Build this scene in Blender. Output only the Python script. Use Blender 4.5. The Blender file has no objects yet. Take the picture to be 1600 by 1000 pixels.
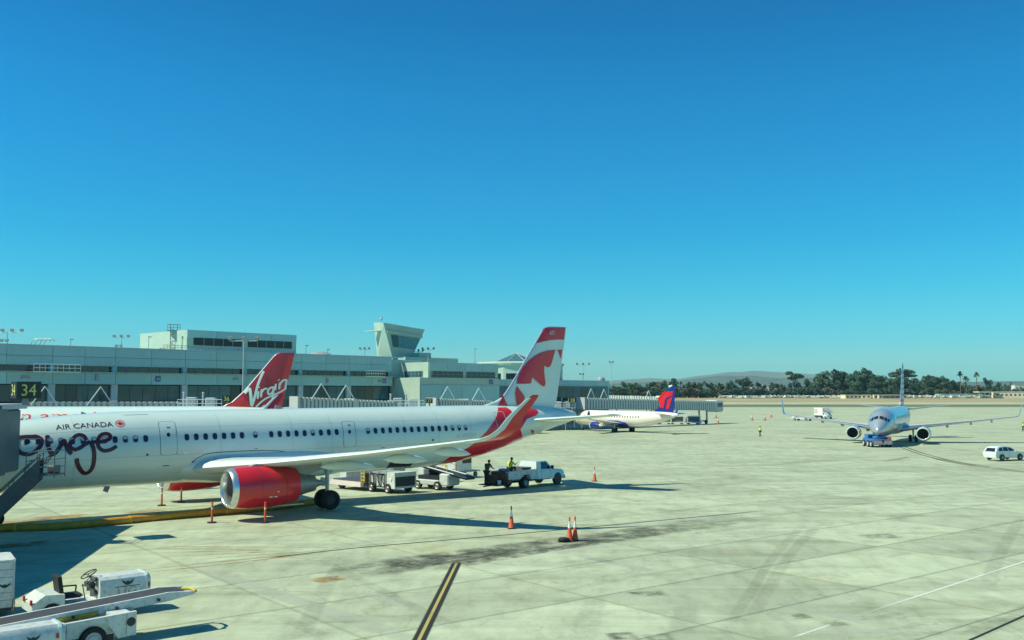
import bpy, bmesh, math, random
from math import sin, cos, pi, sqrt, radians, atan, atan2
from mathutils import Vector, Matrix, Euler
from mathutils.geometry import delaunay_2d_cdt

random.seed(7)
SC = bpy.context.scene
COL = SC.collection

# ------------------------------------------------------------------ camera
F, H, YH = 1500.0, 6.92, 612.0
PITCH = atan((YH-500)/F)
cd = bpy.data.cameras.new('camera'); cam = bpy.data.objects.new('camera', cd); COL.objects.link(cam)
cd.sensor_width = 36; cd.lens = 36*F/1600; cd.clip_start = .2; cd.clip_end = 60000
cam.location = (0, 0, H); cam.rotation_euler = (pi/2+PITCH, 0, 0)
SC.camera = cam

# ------------------------------------------------------------------ sky, sun, exposure
SUN_EL = radians(50.0)
TO_SUN = Vector((-.970*cos(SUN_EL), -.242*cos(SUN_EL), sin(SUN_EL)))
W = bpy.data.worlds.new('World'); SC.world = W; W.use_nodes = True
nt = W.node_tree; nt.nodes.clear()
wo = nt.nodes.new('ShaderNodeOutputWorld'); bg = nt.nodes.new('ShaderNodeBackground')
sky = nt.nodes.new('ShaderNodeTexSky'); sky.sky_type = 'NISHITA'; sky.sun_disc = False
sky.sun_elevation = SUN_EL; sky.sun_rotation = atan2(TO_SUN.x, TO_SUN.y)
sky.altitude = 0; sky.air_density = 1.0; sky.dust_density = .6; sky.ozone_density = 2.0
tc = nt.nodes.new('ShaderNodeTexCoord'); sx = nt.nodes.new('ShaderNodeSeparateXYZ')
rp = nt.nodes.new('ShaderNodeValToRGB'); mx = nt.nodes.new('ShaderNodeMixRGB'); mx.blend_type = 'MULTIPLY'; mx.inputs[0].default_value = 1
nt.links.new(tc.outputs['Generated'], sx.inputs[0]); nt.links.new(sx.outputs['Z'], rp.inputs[0])
SKY_TINT = [(0.0, (0.1844, 0.4024, 0.4535)), (0.031, (0.1676, 0.4024, 0.4628)), (0.048, (0.0932, 0.3681, 0.4597)), (0.0975, (0.0397, 0.3371, 0.4271)), (0.156, (0.0139, 0.3061, 0.4196)), (0.225, (0.011, 0.2867, 0.4281)), (0.297, (0.0062, 0.2768, 0.4204)), (0.367, (0.0035, 0.2349, 0.3819)), (1.0, (0.003, 0.1997, 0.3246))]
while len(rp.color_ramp.elements) < len(SKY_TINT): rp.color_ramp.elements.new(.5)
for e, (p, c) in zip(rp.color_ramp.elements, SKY_TINT): e.position = p; e.color = (*c, 1)
gain = nt.nodes.new('ShaderNodeVectorMath'); gain.operation = 'SCALE'; gain.inputs['Scale'].default_value = 2.0
nt.links.new(rp.outputs[0], gain.inputs[0]); nt.links.new(sky.outputs[0], mx.inputs[1]); nt.links.new(gain.outputs[0], mx.inputs[2])
nt.links.new(mx.outputs[0], bg.inputs['Color']); nt.links.new(bg.outputs[0], wo.inputs['Surface'])
bg.inputs['Strength'].default_value = .15
sl = bpy.data.lights.new('sun', 'SUN'); sl.energy = 5.0; sl.angle = radians(.5); sl.color = (1.0, 1.0, .74)
so = bpy.data.objects.new('sun', sl); COL.objects.link(so); so.location = (0, 0, 60)
so.rotation_euler = TO_SUN.to_track_quat('Z', 'Y').to_euler()
SC.view_settings.view_transform = 'Standard'; SC.view_settings.look = 'None'
SC.view_settings.exposure = 0.12; SC.view_settings.gamma = 1.0; SC.view_settings.use_curve_mapping = False

# ------------------------------------------------------------------ from a pixel of the photograph to a place in the world
CP, SP = cos(PITCH), sin(PITCH)
def ray(x, y):
    a = (x-800)/F; b = (500-y)/F
    return Vector((a, CP-b*SP, SP+b*CP))
CAM = Vector((0, 0, H))
def G(Y):            # height of the apron: level, then falling gently away, a low bank far off
    def ss(a, b): t = max(0.0, min(1.0, (Y-a)/(b-a))); return t*t*(3-2*t)
    return -.6*ss(56, 106)-.4*ss(100, 230)+2.85*ss(595, 765)
def gnd(x, y, z=None):
    r = ray(x, y)
    if z is not None: return CAM+r*((z-H)/r.z)
    q = CAM+r*((0-H)/r.z)
    for _ in range(30): q = CAM+r*((G(q.y)-H)/r.z)
    return q
def at(x, y, Y):
    r = ray(x, y); return CAM+r*(Y/r.y)

# ------------------------------------------------------------------ materials
MATS = {}
def mat(name, col, rough=.5, metal=0.0, var=.06, scale=1.5, spec=.5, coat=0.0, bump=0.0, dirt=0.0, rand=0.0, emit=None):
    if name in MATS: return MATS[name]
    m = bpy.data.materials.new(name); m.use_nodes = True; t = m.node_tree; b = t.nodes['Principled BSDF']
    b.inputs['Roughness'].default_value = rough; b.inputs['Metallic'].default_value = metal
    b.inputs['Specular IOR Level'].default_value = spec; b.inputs['Coat Weight'].default_value = coat; b.inputs['Coat Roughness'].default_value = .08
    tc = t.nodes.new('ShaderNodeTexCoord'); n = t.nodes.new('ShaderNodeTexNoise'); n.inputs['Scale'].default_value = scale; n.inputs['Detail'].default_value = 6; n.inputs['Roughness'].default_value = .6
    t.links.new(tc.outputs['Object'], n.inputs['Vector'])
    r = t.nodes.new('ShaderNodeValToRGB'); r.color_ramp.elements[0].position = .3; r.color_ramp.elements[1].position = .7
    r.color_ramp.elements[0].color = (*[max(0, c*(1-var)) for c in col], 1); r.color_ramp.elements[1].color = (*[min(1, c*(1+var)) for c in col], 1)
    t.links.new(n.outputs['Fac'], r.inputs[0]); out = r.outputs[0]
    if dirt:
        n2 = t.nodes.new('ShaderNodeTexNoise'); n2.inputs['Scale'].default_value = scale*2.7; n2.inputs['Detail'].default_value = 10; n2.inputs['Roughness'].default_value = .7
        t.links.new(tc.outputs['Object'], n2.inputs['Vector'])
        q = t.nodes.new('ShaderNodeMapRange'); q.inputs[1].default_value = .5; q.inputs[2].default_value = .72; q.inputs[3].default_value = 0; q.inputs[4].default_value = dirt
        t.links.new(n2.outputs['Fac'], q.inputs[0])
        x = t.nodes.new('ShaderNodeMixRGB'); x.inputs[2].default_value = (.09, .08, .06, 1); t.links.new(q.outputs[0], x.inputs[0]); t.links.new(out, x.inputs[1]); out = x.outputs[0]
    if rand:
        oi = t.nodes.new('ShaderNodeObjectInfo'); q = t.nodes.new('ShaderNodeMapRange'); q.inputs[3].default_value = 1-rand; q.inputs[4].default_value = 1+rand
        t.links.new(oi.outputs['Random'], q.inputs[0]); x = t.nodes.new('ShaderNodeMixRGB'); x.blend_type = 'MULTIPLY'; x.inputs[0].default_value = 1
        t.links.new(out, x.inputs[1]); t.links.new(q.outputs[0], x.inputs[2]); out = x.outputs[0]
    t.links.new(out, b.inputs['Base Color'])
    if bump:
        bp = t.nodes.new('ShaderNodeBump'); bp.inputs['Strength'].default_value = bump; bp.inputs['Distance'].default_value = .02
        t.links.new(n.outputs['Fac'], bp.inputs['Height']); t.links.new(bp.outputs[0], b.inputs['Normal'])
    if emit:
        b.inputs['Emission Color'].default_value = (*col, 1); b.inputs['Emission Strength'].default_value = emit
    MATS[name] = m; return m
white_paint = mat('white_paint', (.66, .73, .70), .28, 0, .02, .6, coat=.4)
plane_white = mat('aircraft_white', (.62, .74, .69), .28, 0, .03, .5, coat=.6, dirt=.06)
silver_paint = mat('silver_aircraft_paint', (.50, .54, .58), .30, .5, .04, .5, coat=.5)
red_paint = mat('red_paint', (.62, .018, .03), .3, 0, .06, .8, coat=.4)
deep_red = mat('deep_red_paint', (.36, .012, .03), .35, 0, .05, .8, coat=.3)
script_red = mat('dark_script_red', (.075, .008, .022), .4)
navy = mat('navy_paint', (.012, .03, .22), .35, coat=.3)
blue_paint = mat('blue_paint', (.03, .16, .42), .35, coat=.3)
alu = mat('polished_aluminium', (.72, .74, .74), .25, .85, .05)
steel = mat('worn_steel', (.30, .31, .31), .45, .6, .15, 3, dirt=.3)
grey_paint = mat('grey_paint', (.30, .33, .34), .5, 0, .08)
light_grey = mat('light_grey_paint', (.50, .53, .53), .45, 0, .06, dirt=.1)
dark_metal = mat('dark_metal', (.035, .04, .045), .5, .3, .2)
rubber = mat('rubber', (.018, .018, .02), .8, 0, .3, 6)
glass_dark = mat('dark_glass', (.012, .022, .035), .06, 0, .1, spec=.8)
glass_teal = mat('teal_glass', (.022, .075, .09), .09, 0, .5, .3, spec=.7, rand=.7)
line_dark = mat('dark_seam', (.05, .055, .06), .6)
gse_white = mat('equipment_white', (.62, .66, .63), .45, 0, .08, 2, dirt=.55, coat=.05)
cone_orange = mat('cone_orange', (.70, .11, .035), .55, 0, .16, 5, dirt=.35)
reflective = mat('reflective_band', (.8, .8, .76), .35)
yellow_paint = mat('yellow_paint', (.62, .42, .05), .6, 0, .2, 3, dirt=.3)
duct_yellow = mat('duct_yellow', (.62, .27, .02), .6, 0, .2, 2.5, dirt=.35)
panel_grey = mat('cladding_panel', (.33, .55, .54), .55, 0, .06, .4, dirt=.12, rand=.05)
pale_wall = mat('pale_wall', (.42, .53, .44), .7, 0, .06, .3, dirt=.12)
bridge_white = mat('jet_bridge_panel', (.52, .55, .52), .5, 0, .08, .8, dirt=.2)
bridge_dark = mat('jet_bridge_grey', (.10, .12, .13), .6, 0, .15, 2, dirt=.2)
sign_black = mat('sign_black', (.02, .022, .02), .4)
sign_letter = mat('sign_lettering', (.70, .72, .22), .5)
vest = mat('hi_vis_yellow', (.55, .75, .05), .7)
cloth_dark = mat('dark_cloth', (.03, .035, .045), .9)
cloth_green = mat('olive_cloth', (.06, .09, .05), .9)
skin_m = mat('skin', (.36, .20, .13), .6)
hair_m = mat('hair', (.02, .015, .012), .8)
roof_blue = mat('glass_roof', (.09, .20, .23), .15, .2, .2)
lamp_glass = mat('lamp_glass', (.75, .75, .7), .2)
tail_red = mat('tail_light', (.45, .02, .02), .3)
blue_plastic = mat('blue_plastic', (.04, .16, .42), .5)
cardboard = mat('brown_board', (.16, .09, .05), .8, 0, .2)

# ------------------------------------------------------------------ mesh helpers
class MB:
    def __init__(s): s.v = []; s.f = []; s.mi = []; s.cur = 0
    def add(s, vs, fs):
        o = len(s.v); s.v += [tuple(v) for v in vs]; s.f += [tuple(i+o for i in f) for f in fs]; s.mi += [s.cur]*len(fs)
    def box(s, c, d, rz=0, rx=0, ry=0, taper=1.0, tx=None):
        x, y, z = d[0]/2, d[1]/2, d[2]/2; tx = taper if tx is None else tx
        vs = [Vector((sx*x*(tx if sz > 0 else 1), sy*y*(taper if sz > 0 else 1), sz*z)) for sz in (-1, 1) for sx, sy in ((-1, -1), (1, -1), (1, 1), (-1, 1))]
        R = Euler((rx, ry, rz)).to_matrix(); c = Vector(c)
        s.add([R@v+c for v in vs], [(3, 2, 1, 0), (4, 5, 6, 7), (0, 1, 5, 4), (1, 2, 6, 5), (2, 3, 7, 6), (3, 0, 4, 7)])
    def b2(s, x0, x1, y0, y1, z0, z1): s.box(((x0+x1)/2, (y0+y1)/2, (z0+z1)/2), (abs(x1-x0), abs(y1-y0), abs(z1-z0)))
    def cham(s, x0, x1, y0, y1, z0, z1, r=.06):      # box with chamfered edges, built as stacked rings
        def ring(i, z):
            a, b, c, d = x0+i, x1-i, y0+i, y1-i; k = r
            return [(a+k, c, z), (b-k, c, z), (b, c+k, z), (b, d-k, z), (b-k, d, z), (a+k, d, z), (a, d-k, z), (a, c+k, z)]
        s.loft([ring(r, z0), ring(0, z0+r), ring(0, z1-r), ring(r, z1)], True, True)
    def tube(s, p0, p1, r0, r1=None, n=8, cap=True):
        p0, p1 = Vector(p0), Vector(p1); r1 = r0 if r1 is None else r1
        d = (p1-p0); q = d.to_track_quat('Z', 'Y').to_matrix()
        s.loft([[p+q@Vector((r*cos(2*pi*i/n), r*sin(2*pi*i/n), 0)) for i in range(n)] for p, r in ((p0, r0), (p1, r1))], cap, cap)
    def path(s, pts, r, n=8):
        pts = [Vector(p) for p in pts]; rings = []
        for i, p in enumerate(pts):
            d = (pts[min(i+1, len(pts)-1)]-pts[max(i-1, 0)]).normalized(); q = d.to_track_quat('Z', 'Y').to_matrix()
            rr = r[i] if isinstance(r, (list, tuple)) else r
            rings.append([p+q@Vector((rr*cos(2*pi*k/n), rr*sin(2*pi*k/n), 0)) for k in range(n)])
        s.loft(rings, True, True)
    def loft(s, rings, c0=False, c1=False):
        n = len(rings[0]); o = len(s.v)
        for r in rings: s.v += [tuple(v) for v in r]
        for j in range(len(rings)-1):
            for i in range(n):
                k = (i+1) % n
                s.f.append((o+j*n+i, o+j*n+k, o+(j+1)*n+k, o+(j+1)*n+i)); s.mi.append(s.cur)
        if c0: s.f.append(tuple(o+i for i in reversed(range(n)))); s.mi.append(s.cur)
        if c1: s.f.append(tuple(o+(len(rings)-1)*n+i for i in range(n))); s.mi.append(s.cur)
    def lathe(s, prof, o=(0, 0, 0), axis='x', n=24, c0=False, c1=False):
        rings = []
        for a, r in prof:
            rg = []
            for i in range(n):
                t = 2*pi*i/n; u, v = r*cos(t), r*sin(t)
                p = {'x': (a, u, v), 'y': (v, a, u), 'z': (u, v, a)}[axis]
                rg.append((o[0]+p[0], o[1]+p[1], o[2]+p[2]))
            rings.append(rg)
        s.loft(rings, c0, c1)
    def prism(s, poly, y0, y1):      # polygon in x,z extruded along y
        a = [(p[0], y0, p[1]) for p in poly]; b = [(p[0], y1, p[1]) for p in poly]; s.loft([a, b], True, True)
    def sphere(s, c, r, n=12, sc=(1, 1, 1)):
        m = n//2; rings = []
        for j in range(1, m):
            t = pi*j/m; rings.append([(c[0]+sc[0]*r*sin(t)*cos(2*pi*i/n), c[1]+sc[1]*r*sin(t)*sin(2*pi*i/n), c[2]-sc[2]*r*cos(t)) for i in range(n)])
        s.loft(rings, True, True)
    def mesh(s, name, mats, smooth=0):
        me = bpy.data.meshes.new(name); me.from_pydata(s.v, [], s.f)
        if not isinstance(mats, (list, tuple)): mats = [mats]
        for m in mats: me.materials.append(m)
        if len(mats) > 1: me.polygons.foreach_set('material_index', s.mi)
        bm = bmesh.new(); bm.from_mesh(me); bmesh.ops.recalc_face_normals(bm, faces=bm.faces); bm.to_mesh(me); bm.free()
        if smooth:
            me.polygons.foreach_set('use_smooth', [True]*len(me.polygons)); me.set_sharp_from_angle(angle=radians(smooth))
        me.update(); return me
    def build(s, name, mats, parent=None, smooth=0, kind=None, label=None):
        return link(name, s.mesh(name, mats, smooth), parent, kind=kind, label=label)
def link(name, me, parent=None, loc=None, kind=None, label=None):
    o = bpy.data.objects.new(name, me); COL.objects.link(o)
    if parent: o.parent = parent
    if loc is not None: o.location = loc
    if kind: o['kind'] = kind
    if label: o['label'] = label
    return o
def tag(o, label, cat, group=None):
    o['label'] = label; o['category'] = cat
    if group: o['group'] = group
    return o
def thing(name, label, cat, loc=(0, 0, 0), rz=0, group=None, ry=0):
    o = bpy.data.objects.new(name, None); COL.objects.link(o); o.empty_display_size = .3
    o.location = loc; o.rotation_euler = (0, ry, rz)
    return tag(o, label, cat, group)
def dup(root, loc, rz=0, label=None, scale=None):
    def rec(o, par):
        c = o.copy(); COL.objects.link(c)
        if par: c.parent = par
        for ch in o.children: rec(ch, c)
        return c
    r = rec(root, None); r.location = loc; r.rotation_euler = (0, 0, rz)
    if label: r['label'] = label
    if scale: r.scale = scale
    return r
def pchip(xs, ys):
    n = len(xs); h = [xs[i+1]-xs[i] for i in range(n-1)]; d = [(ys[i+1]-ys[i])/h[i] for i in range(n-1)]
    m = [d[0]]+[0 if d[i-1]*d[i] <= 0 else 2*d[i-1]*d[i]/(d[i-1]+d[i]) for i in range(1, n-1)]+[d[-1]]
    def f(x):
        if x <= xs[0]: return ys[0]
        if x >= xs[-1]: return ys[-1]
        i = 0
        while xs[i+1] < x: i += 1
        t = (x-xs[i])/h[i]
        return (2*t**3-3*t*t+1)*ys[i]+(t**3-2*t*t+t)*h[i]*m[i]+(-2*t**3+3*t*t)*ys[i+1]+(t**3-t*t)*h[i]*m[i+1]
    return f
def text_polys(body, size=1.0):
    """triangles of a text set in Blender's own font, as (verts, faces), width normalised later"""
    cu = bpy.data.curves.new('t', 'FONT'); cu.body = body; cu.size = size; cu.resolution_u = 3
    o = bpy.data.objects.new('t', cu); COL.objects.link(o)
    dg = bpy.context.evaluated_depsgraph_get(); me = bpy.data.meshes.new_from_object(o.evaluated_get(dg))
    vs = [(v.co.x, v.co.y) for v in me.vertices]; fs = [tuple(p.vertices) for p in me.polygons]
    bpy.data.objects.remove(o); bpy.data.curves.remove(cu); bpy.data.meshes.remove(me)
    x0 = min(v[0] for v in vs); x1 = max(v[0] for v in vs); y0 = min(v[1] for v in vs); y1 = max(v[1] for v in vs)
    return [((x-x0)/(x1-x0), (y-y0)/(y1-y0)) for x, y in vs], fs
def text_obj(name, body, origin, ux, uy, w, h, m, parent=None, off=.012):
    vs, fs = text_polys(body); o, ux, uy = Vector(origin), Vector(ux).normalized(), Vector(uy).normalized()
    nrm = ux.cross(uy); b = MB()
    b.add([o+ux*(x*w)+uy*(y*h)+nrm*off for x, y in vs], fs)
    return b.build(name, m, parent)
def fill_poly(poly, step):
    """triangulated polygon with inner grid points so that it can follow a curved skin"""
    out = []; n = len(poly)
    for i in range(n):
        a, b = Vector(poly[i]), Vector(poly[(i+1) % n]); k = max(1, int((b-a).length/step))
        out += [a+(b-a)*(j/k) for j in range(k)]
    vs = [Vector((p.x, p.y)) for p in out]; m = len(vs)
    xs = [p.x for p in vs]; ys = [p.y for p in vs]
    x = min(xs)+step/2
    while x < max(xs):
        y = min(ys)+step/2
        while y < max(ys): vs.append(Vector((x+random.uniform(-.01, .01)*step, y))); y += step
        x += step
    r = delaunay_2d_cdt(vs, [(i, (i+1) % m) for i in range(m)], [list(range(m))], 1, 1e-5)
    return [tuple(v) for v in r[0]], [tuple(f) for f in r[2]]
def stroke(pts, w, n=6):
    """smooth stroke: list of quads strips (three across) along a Catmull-Rom curve"""
    P = [Vector(p) for p in pts]; P = [P[0]*2-P[1]]+P+[P[-1]*2-P[-2]]; c = []
    for i in range(1, len(P)-2):
        for j in range(n):
            t = j/n; a, b, d, e = P[i-1], P[i], P[i+1], P[i+2]
            c.append(.5*((2*b)+(d-a)*t+(2*a-5*b+4*d-e)*t*t+(3*b-a-3*d+e)*t**3))
    c.append(P[-2]); vs = []; fs = []
    for i, p in enumerate(c):
        d = c[min(i+1, len(c)-1)]-c[max(i-1, 0)]
        if d.length < 1e-9: d = Vector((1, 0))
        d.normalize(); nn = Vector((-d.y, d.x)); e = min(i, len(c)-1-i)
        ww = w*.5*(.75 if e == 0 else 1)
        vs += [tuple(p+nn*(ww*k)) for k in (-1, -.33, .33, 1)]
        if i:
            o = 4*(i-1)
            fs += [(o+k, o+k+1, o+k+5, o+k+4) for k in range(3)]
    return vs, fs
# ------------------------------------------------------------------ airliners: local x = metres aft of the nose, -y = port, z = height
AX = [0, .008, .03, .08, .16, .28, .42, .6, .8, 1]
def thick(x, tc): return 5*tc*(.2969*sqrt(x)-.126*x-.3516*x*x+.2843*x**3-.1015*x**4)
def airfoil(le, z, ch, tc, y, side, cant=0, grow=0, xmax=1.0, inc=0, droop=0):
    out = []
    xs = [x for x in AX if x <= xmax]
    def p(x, n): return (le+x*ch-(grow if x == 0 else 0), side*(y-sin(cant)*n), z+cos(cant)*n-x*ch*inc-max(0, x-.68)*ch*droop)
    for x in reversed(xs): out.append(p(x, (thick(x, tc)*1.15+.02*(1-x)*0)*ch+grow))
    for x in xs[1:]: out.append(p(x, -thick(x, tc)*.85*ch-grow))
    return out
class Plane:
    def __init__(s, name, label, X, Y, phi, gz, fus, pitch=0, cat='airliner', scale=1.0):
        s.fus = fus; S = [f[0] for f in fus]
        s.zc, s.h, s.w = pchip(S, [f[1] for f in fus]), pchip(S, [f[2] for f in fus]), pchip(S, [f[3] for f in fus])
        s.root = thing(name, label, cat, (X, Y, gz-pitch*20), phi, ry=-pitch); s.root.scale = (scale,)*3
        s.M = Matrix.Translation(s.root.location) @ s.root.rotation_euler.to_matrix().to_4x4() @ Matrix.Scale(scale, 4); s.I = s.M.inverted()
    def lray(s, x, y): return s.I @ CAM, s.I.to_3x3() @ ray(x, y)
    def plane_px(s, x, y, lat=0):
        o, d = s.lray(x, y); q = o+d*((-lat-o.y)/d.y); return q.x, q.z
    def px(s, x, y):                      # photograph pixel -> (station, arc) on the port side of the fuselage
        l = 1.5
        for _ in range(12):
            st, z = s.plane_px(x, y, l); q = max(-1, min(1, (z-s.zc(st))/s.h(st))); l = l*.4+.6*s.w(st)*sqrt(1-q*q)
        return st, s.t_of(st, z)
    def t_of(s, st, z): return s.h(st)*math.asin(max(-1, min(1, (z-s.zc(st))/s.h(st))))
    def surf(s, st, t, off=0, side=-1):
        h, w = s.h(st), s.w(st); th = t/h
        return (st, side*(w+off)*cos(th), s.zc(st)+(h+off)*sin(th))
    def fuselage(s, m, n=56, name='fuselage'):
        L = s.fus[-1][0]; b = MB(); k = [L*(i/90) for i in range(91)]; k = sorted(set(k+[.02, .06, .12, .2, .32]))
        b.loft([[(x, s.w(x)*cos(2*pi*i/n), s.zc(x)+s.h(x)*sin(2*pi*i/n)) for i in range(n)] for x in k], True, True)
        return b.build(name, m, s.root, 50)
    def decal(s, name, polys, m, off=.012, step=.3, sides=(-1,), parent=None, mapped=False):
        b = MB()
        for sd in sides:
            for poly in polys:
                vs, fs = poly if mapped else fill_poly(poly, step)
                b.add([s.surf(x, t, off, sd) for x, t in vs], fs)
        return b.build(name, m, parent or s.root, 60)
    def text(s, name, body, s0, s1, t0, t1, m, off=.014):
        vs, fs = text_polys(body); vs = [(s0+x*(s1-s0), t0+y*(t1-t0)) for x, y in vs]
        return s.decal(name, [(vs, fs)], m, off, mapped=True)
    def rrect(s, s0, s1, t0, t1, r, k=4):
        o = []
        for cx, cy, a in ((s1-r, t1-r, 0), (s0+r, t1-r, 90), (s0+r, t0+r, 180), (s1-r, t0+r, 270)):
            for i in range(k+1): q = radians(a+90*i/k); o.append((cx+r*cos(q), cy+r*sin(q)))
        return o
    def door(s, s0, s1, z0, z1, m, edge=line_dark, hole=True, side=-1):
        t0, t1 = s.t_of(s0, z0), s.t_of(s0, z1)
        d = s.decal('door', [s.rrect(s0+.025, s1-.025, t0+.025, t1-.025, .16)], m, .014, .25, (side,))
        s.decal('door_seal', [s.rrect(s0, s1, t0, t1, .18)], edge, .006, .25, (side,), parent=d)
        if hole:
            c = (s0+s1)/2; tm = t0+(t1-t0)*.56
            s.decal('door_window', [[(c+.1*cos(a*pi/6), tm+.13*sin(a*pi/6)) for a in range(12)]], glass_dark, .02, .3, (side,), parent=d)
            s.decal('handle', [[(c-.05, tm+.42), (c+.14, tm+.42), (c+.14, tm+.48), (c-.05, tm+.48)]], line_dark, .02, .3, (side,), parent=d)
        return d
    def windows(s, stations, z, w=.25, h=.37, side=-1, blinds=(), joined=False, m=None, rimm=None):
        st0 = min(stations, key=lambda q: abs(q-15)); t = s.t_of(st0, z); R = s.rrect
        def one(st, kind):
            b = MB()
            if kind == 'rim': vs, fs = fill_poly(R(st-w/2-.03, st+w/2+.03, t-h/2-.03, t+h/2+.03, .13), .3); o = .008
            elif kind == 'pane': vs, fs = fill_poly(R(st-w/2, st+w/2, t-h/2, t+h/2, .11), .3); o = .012
            else: vs, fs = fill_poly(R(st-w/2+.02, st+w/2-.02, t+.0, t+h/2-.02, .08), .3); o = .016
            b.add([s.surf(x, q, o, side) for x, q in vs], fs); return b
        m = m or glass_dark; rimm = rimm or light_grey
        if joined:
            b = MB()
            for st in stations:
                q = one(st, 'pane'); b.add(q.v, q.f)
            o = b.build('window_row', m, s.root); o['kind'] = 'stuff'; return
        mp = one(st0, 'pane').mesh('window', m); mr = one(st0, 'rim').mesh('window_frame', rimm); mb = one(st0, 'blind').mesh('window_blind', light_grey)
        y0 = s.surf(st0, t, 0, side)[1]
        for st in stations:
            y1 = s.surf(st, s.t_of(st, z), 0, side)[1]
            o = link('window', mp, s.root, (st-st0, y1-y0, 0)); link('window_frame', mr, o)
            if st in blinds: link('window_blind', mb, o)
    def wing(s, secs, m, edge, sidem=None, sides=(-1, 1), name='wing', edge_x=.09, tip=None, tipm=None, edge_from=0, inc=0, droop=0, tipedge=None, skew=0):
        secs0, tip0 = secs, tip
        for sd in sides:
            if skew: k_ = skew*(sd > 0); secs = [(q[0], q[1]+k_*(q[0]/17.9)**2)+tuple(q[2:]) for q in secs0]; tip = [(q[0], q[1]+k_*(q[0]/17.9)**2)+tuple(q[2:]) for q in tip0]
            b = MB(); b.loft([airfoil(le, z, ch, tc, y, sd, inc=inc, droop=droop) for y, le, z, ch, tc in secs], True, True)
            wg = b.build(name, m, s.root, 35)
            e = MB(); e.loft([airfoil(le, z, ch, tc, y, sd, 0, .008, edge_x) for y, le, z, ch, tc in secs[edge_from:]], True, True)
            e.build('leading_edge', edge, wg, 35)
            if tip:
                b = MB(); y, le, z, ch, tc = secs[-1]
                rings = [airfoil(le-.004, z, ch, tc, y, sd, 0, .004)]+[airfoil(a[1], a[2], a[3], .09, a[0], sd, a[4]) for a in tip]
                b.loft(rings, True, True); t = b.build('winglet', tipm or m, wg, 50)
                e = MB(); e.loft([airfoil(le, z, ch, tc, y, sd, 0, .014, .3)]+[airfoil(a[1], a[2], a[3], .09, a[0], sd, a[4], .01, .3) for a in tip[:-1]], True, True)
                e.build('winglet_edge', tipedge or edge, t, 50)
    def fin(s, secs, m, edge=None, edge_from=0, name='tail_fin'):
        b = MB(); b.loft([[(x, y2, z2) for x, y2, z2 in [(p[0], p[2]-z, z) for p in airfoil(le, z, ch, tc, 0, 1)]] for z, le, ch, tc in secs], True, True)
        f = b.build(name, m, s.root, 40)
        if edge:
            e = MB(); e.loft([[(p[0], (p[2]-z), z) for p in airfoil(le, z, ch, tc, 0, 1, 0, .012, .03)] for z, le, ch, tc in secs[edge_from:]], True, True)
            e.build('leading_edge', edge, f, 40)
        return f
    def fairings(s, lats, secs, m, ln=.62):
        Y = [q[0] for q in secs]; fl, fz, fc = pchip(Y, [q[1] for q in secs]), pchip(Y, [q[2] for q in secs]), pchip(Y, [q[3] for q in secs])
        for sd in (-1, 1):
            for y in lats:
                c = fc(y); x0 = fl(y)+c*.42; L = c*ln+.9; z = fz(y)-.05*c-.12; r = .16+.03*c; b = MB()
                b.loft([[(x0+L*k, sd*y+r*g*.62*cos(2*pi*i/12), z-.04+r*.2*k-(.25*k*k)+r*g*sin(2*pi*i/12)) for i in range(12)] for k, g in ((0, .05), (.08, .5), (.25, .95), (.5, 1.05), (.75, .8), (.92, .4), (1, .06))], True, True)
                b.build('flap_track_fairing', m, s.root, 50)
    def engine(s, x, lat, z, R, L, cm, lipm=alu, top=None, core_l=1.5, side=-1, flat=0.0, innerm=None):
        o = (x, side*lat, z); b = MB()
        def shape(prof, n=40):
            rings = []
            for a, r in prof:
                rings.append([(o[0]+a, o[1]+r*cos(2*pi*i/n), o[2]+r*sin(2*pi*i/n)*(1-flat*(sin(2*pi*i/n) < 0)*max(0, 1-a/L))) for i in range(n)])
            return rings
        b.loft(shape([(.30, R*.935), (.8, R*.985), (L*.35, R), (L*.6, R*.985), (L*.85, R*.90), (L, R*.80), (L+.01, R*.77), (L-.5, R*.76)]))
        cw = b.build('engine_cowl', cm, s.root, 50)
        b = MB(); b.loft(shape([(.31, R*.942), (.14, R*.90), (.03, R*.855), (0, R*.82), (.02, R*.785), (.12, R*.755), (.35, R*.735)]))
        b.build('inlet_lip', lipm, cw, 60)
        b = MB(); b.loft(shape([(.33, R*.735), (.7, R*.74), (1.0, R*.75), (1.05, .05)])); b.build('inlet_duct', innerm or steel, cw, 60)
        b = MB()
        for xx in (L*.42, L*.78): b.loft(shape([(xx-.01, R*(1.003 if xx < L*.5 else .935)), (xx+.01, R*(1.003 if xx < L*.5 else .935))]))
        b.build('cowl_seam', line_dark, cw)
        for k in range(4): b = MB(); a_ = -pi/2+(.28 if side < 0 else -.28)*0; q = R*1.0; b.box((o[0]+L*(.30+.12*k), o[1]-side*-.25, o[2]-sqrt(max(.01, q*q-.0625))+.02), (.16, .05, .04)); b.build('cowl_latch', steel, cw)
        b = MB(); b.lathe([(.55, .01), (.62, .08), (.8, .19), (.98, .27)], o, 'x', 20, True, True); b.build('spinner', dark_metal, cw, 50)
        b = MB()
        for k in range(28):
            a = 2*pi*k/28
            q = []
            for r, tw in ((.2, .5), (R*.735, 1.0)):
                for e in (-1, 1): q.append((o[0]+.93-e*.06, o[1]+r*cos(a+e*.06*tw), o[2]+r*sin(a+e*.06*tw)))
            b.add(q, [(0, 1, 3, 2)])
        f = b.build('fan_blades', dark_metal, cw)
        b = MB(); b.lathe([(L-.45, R*.62), (L, R*.60), (L+core_l*.5, R*.44), (L+core_l*.8, R*.37), (L+core_l*.78, R*.33), (L+core_l*.4, R*.3)], o, 'x', 32)
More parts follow.
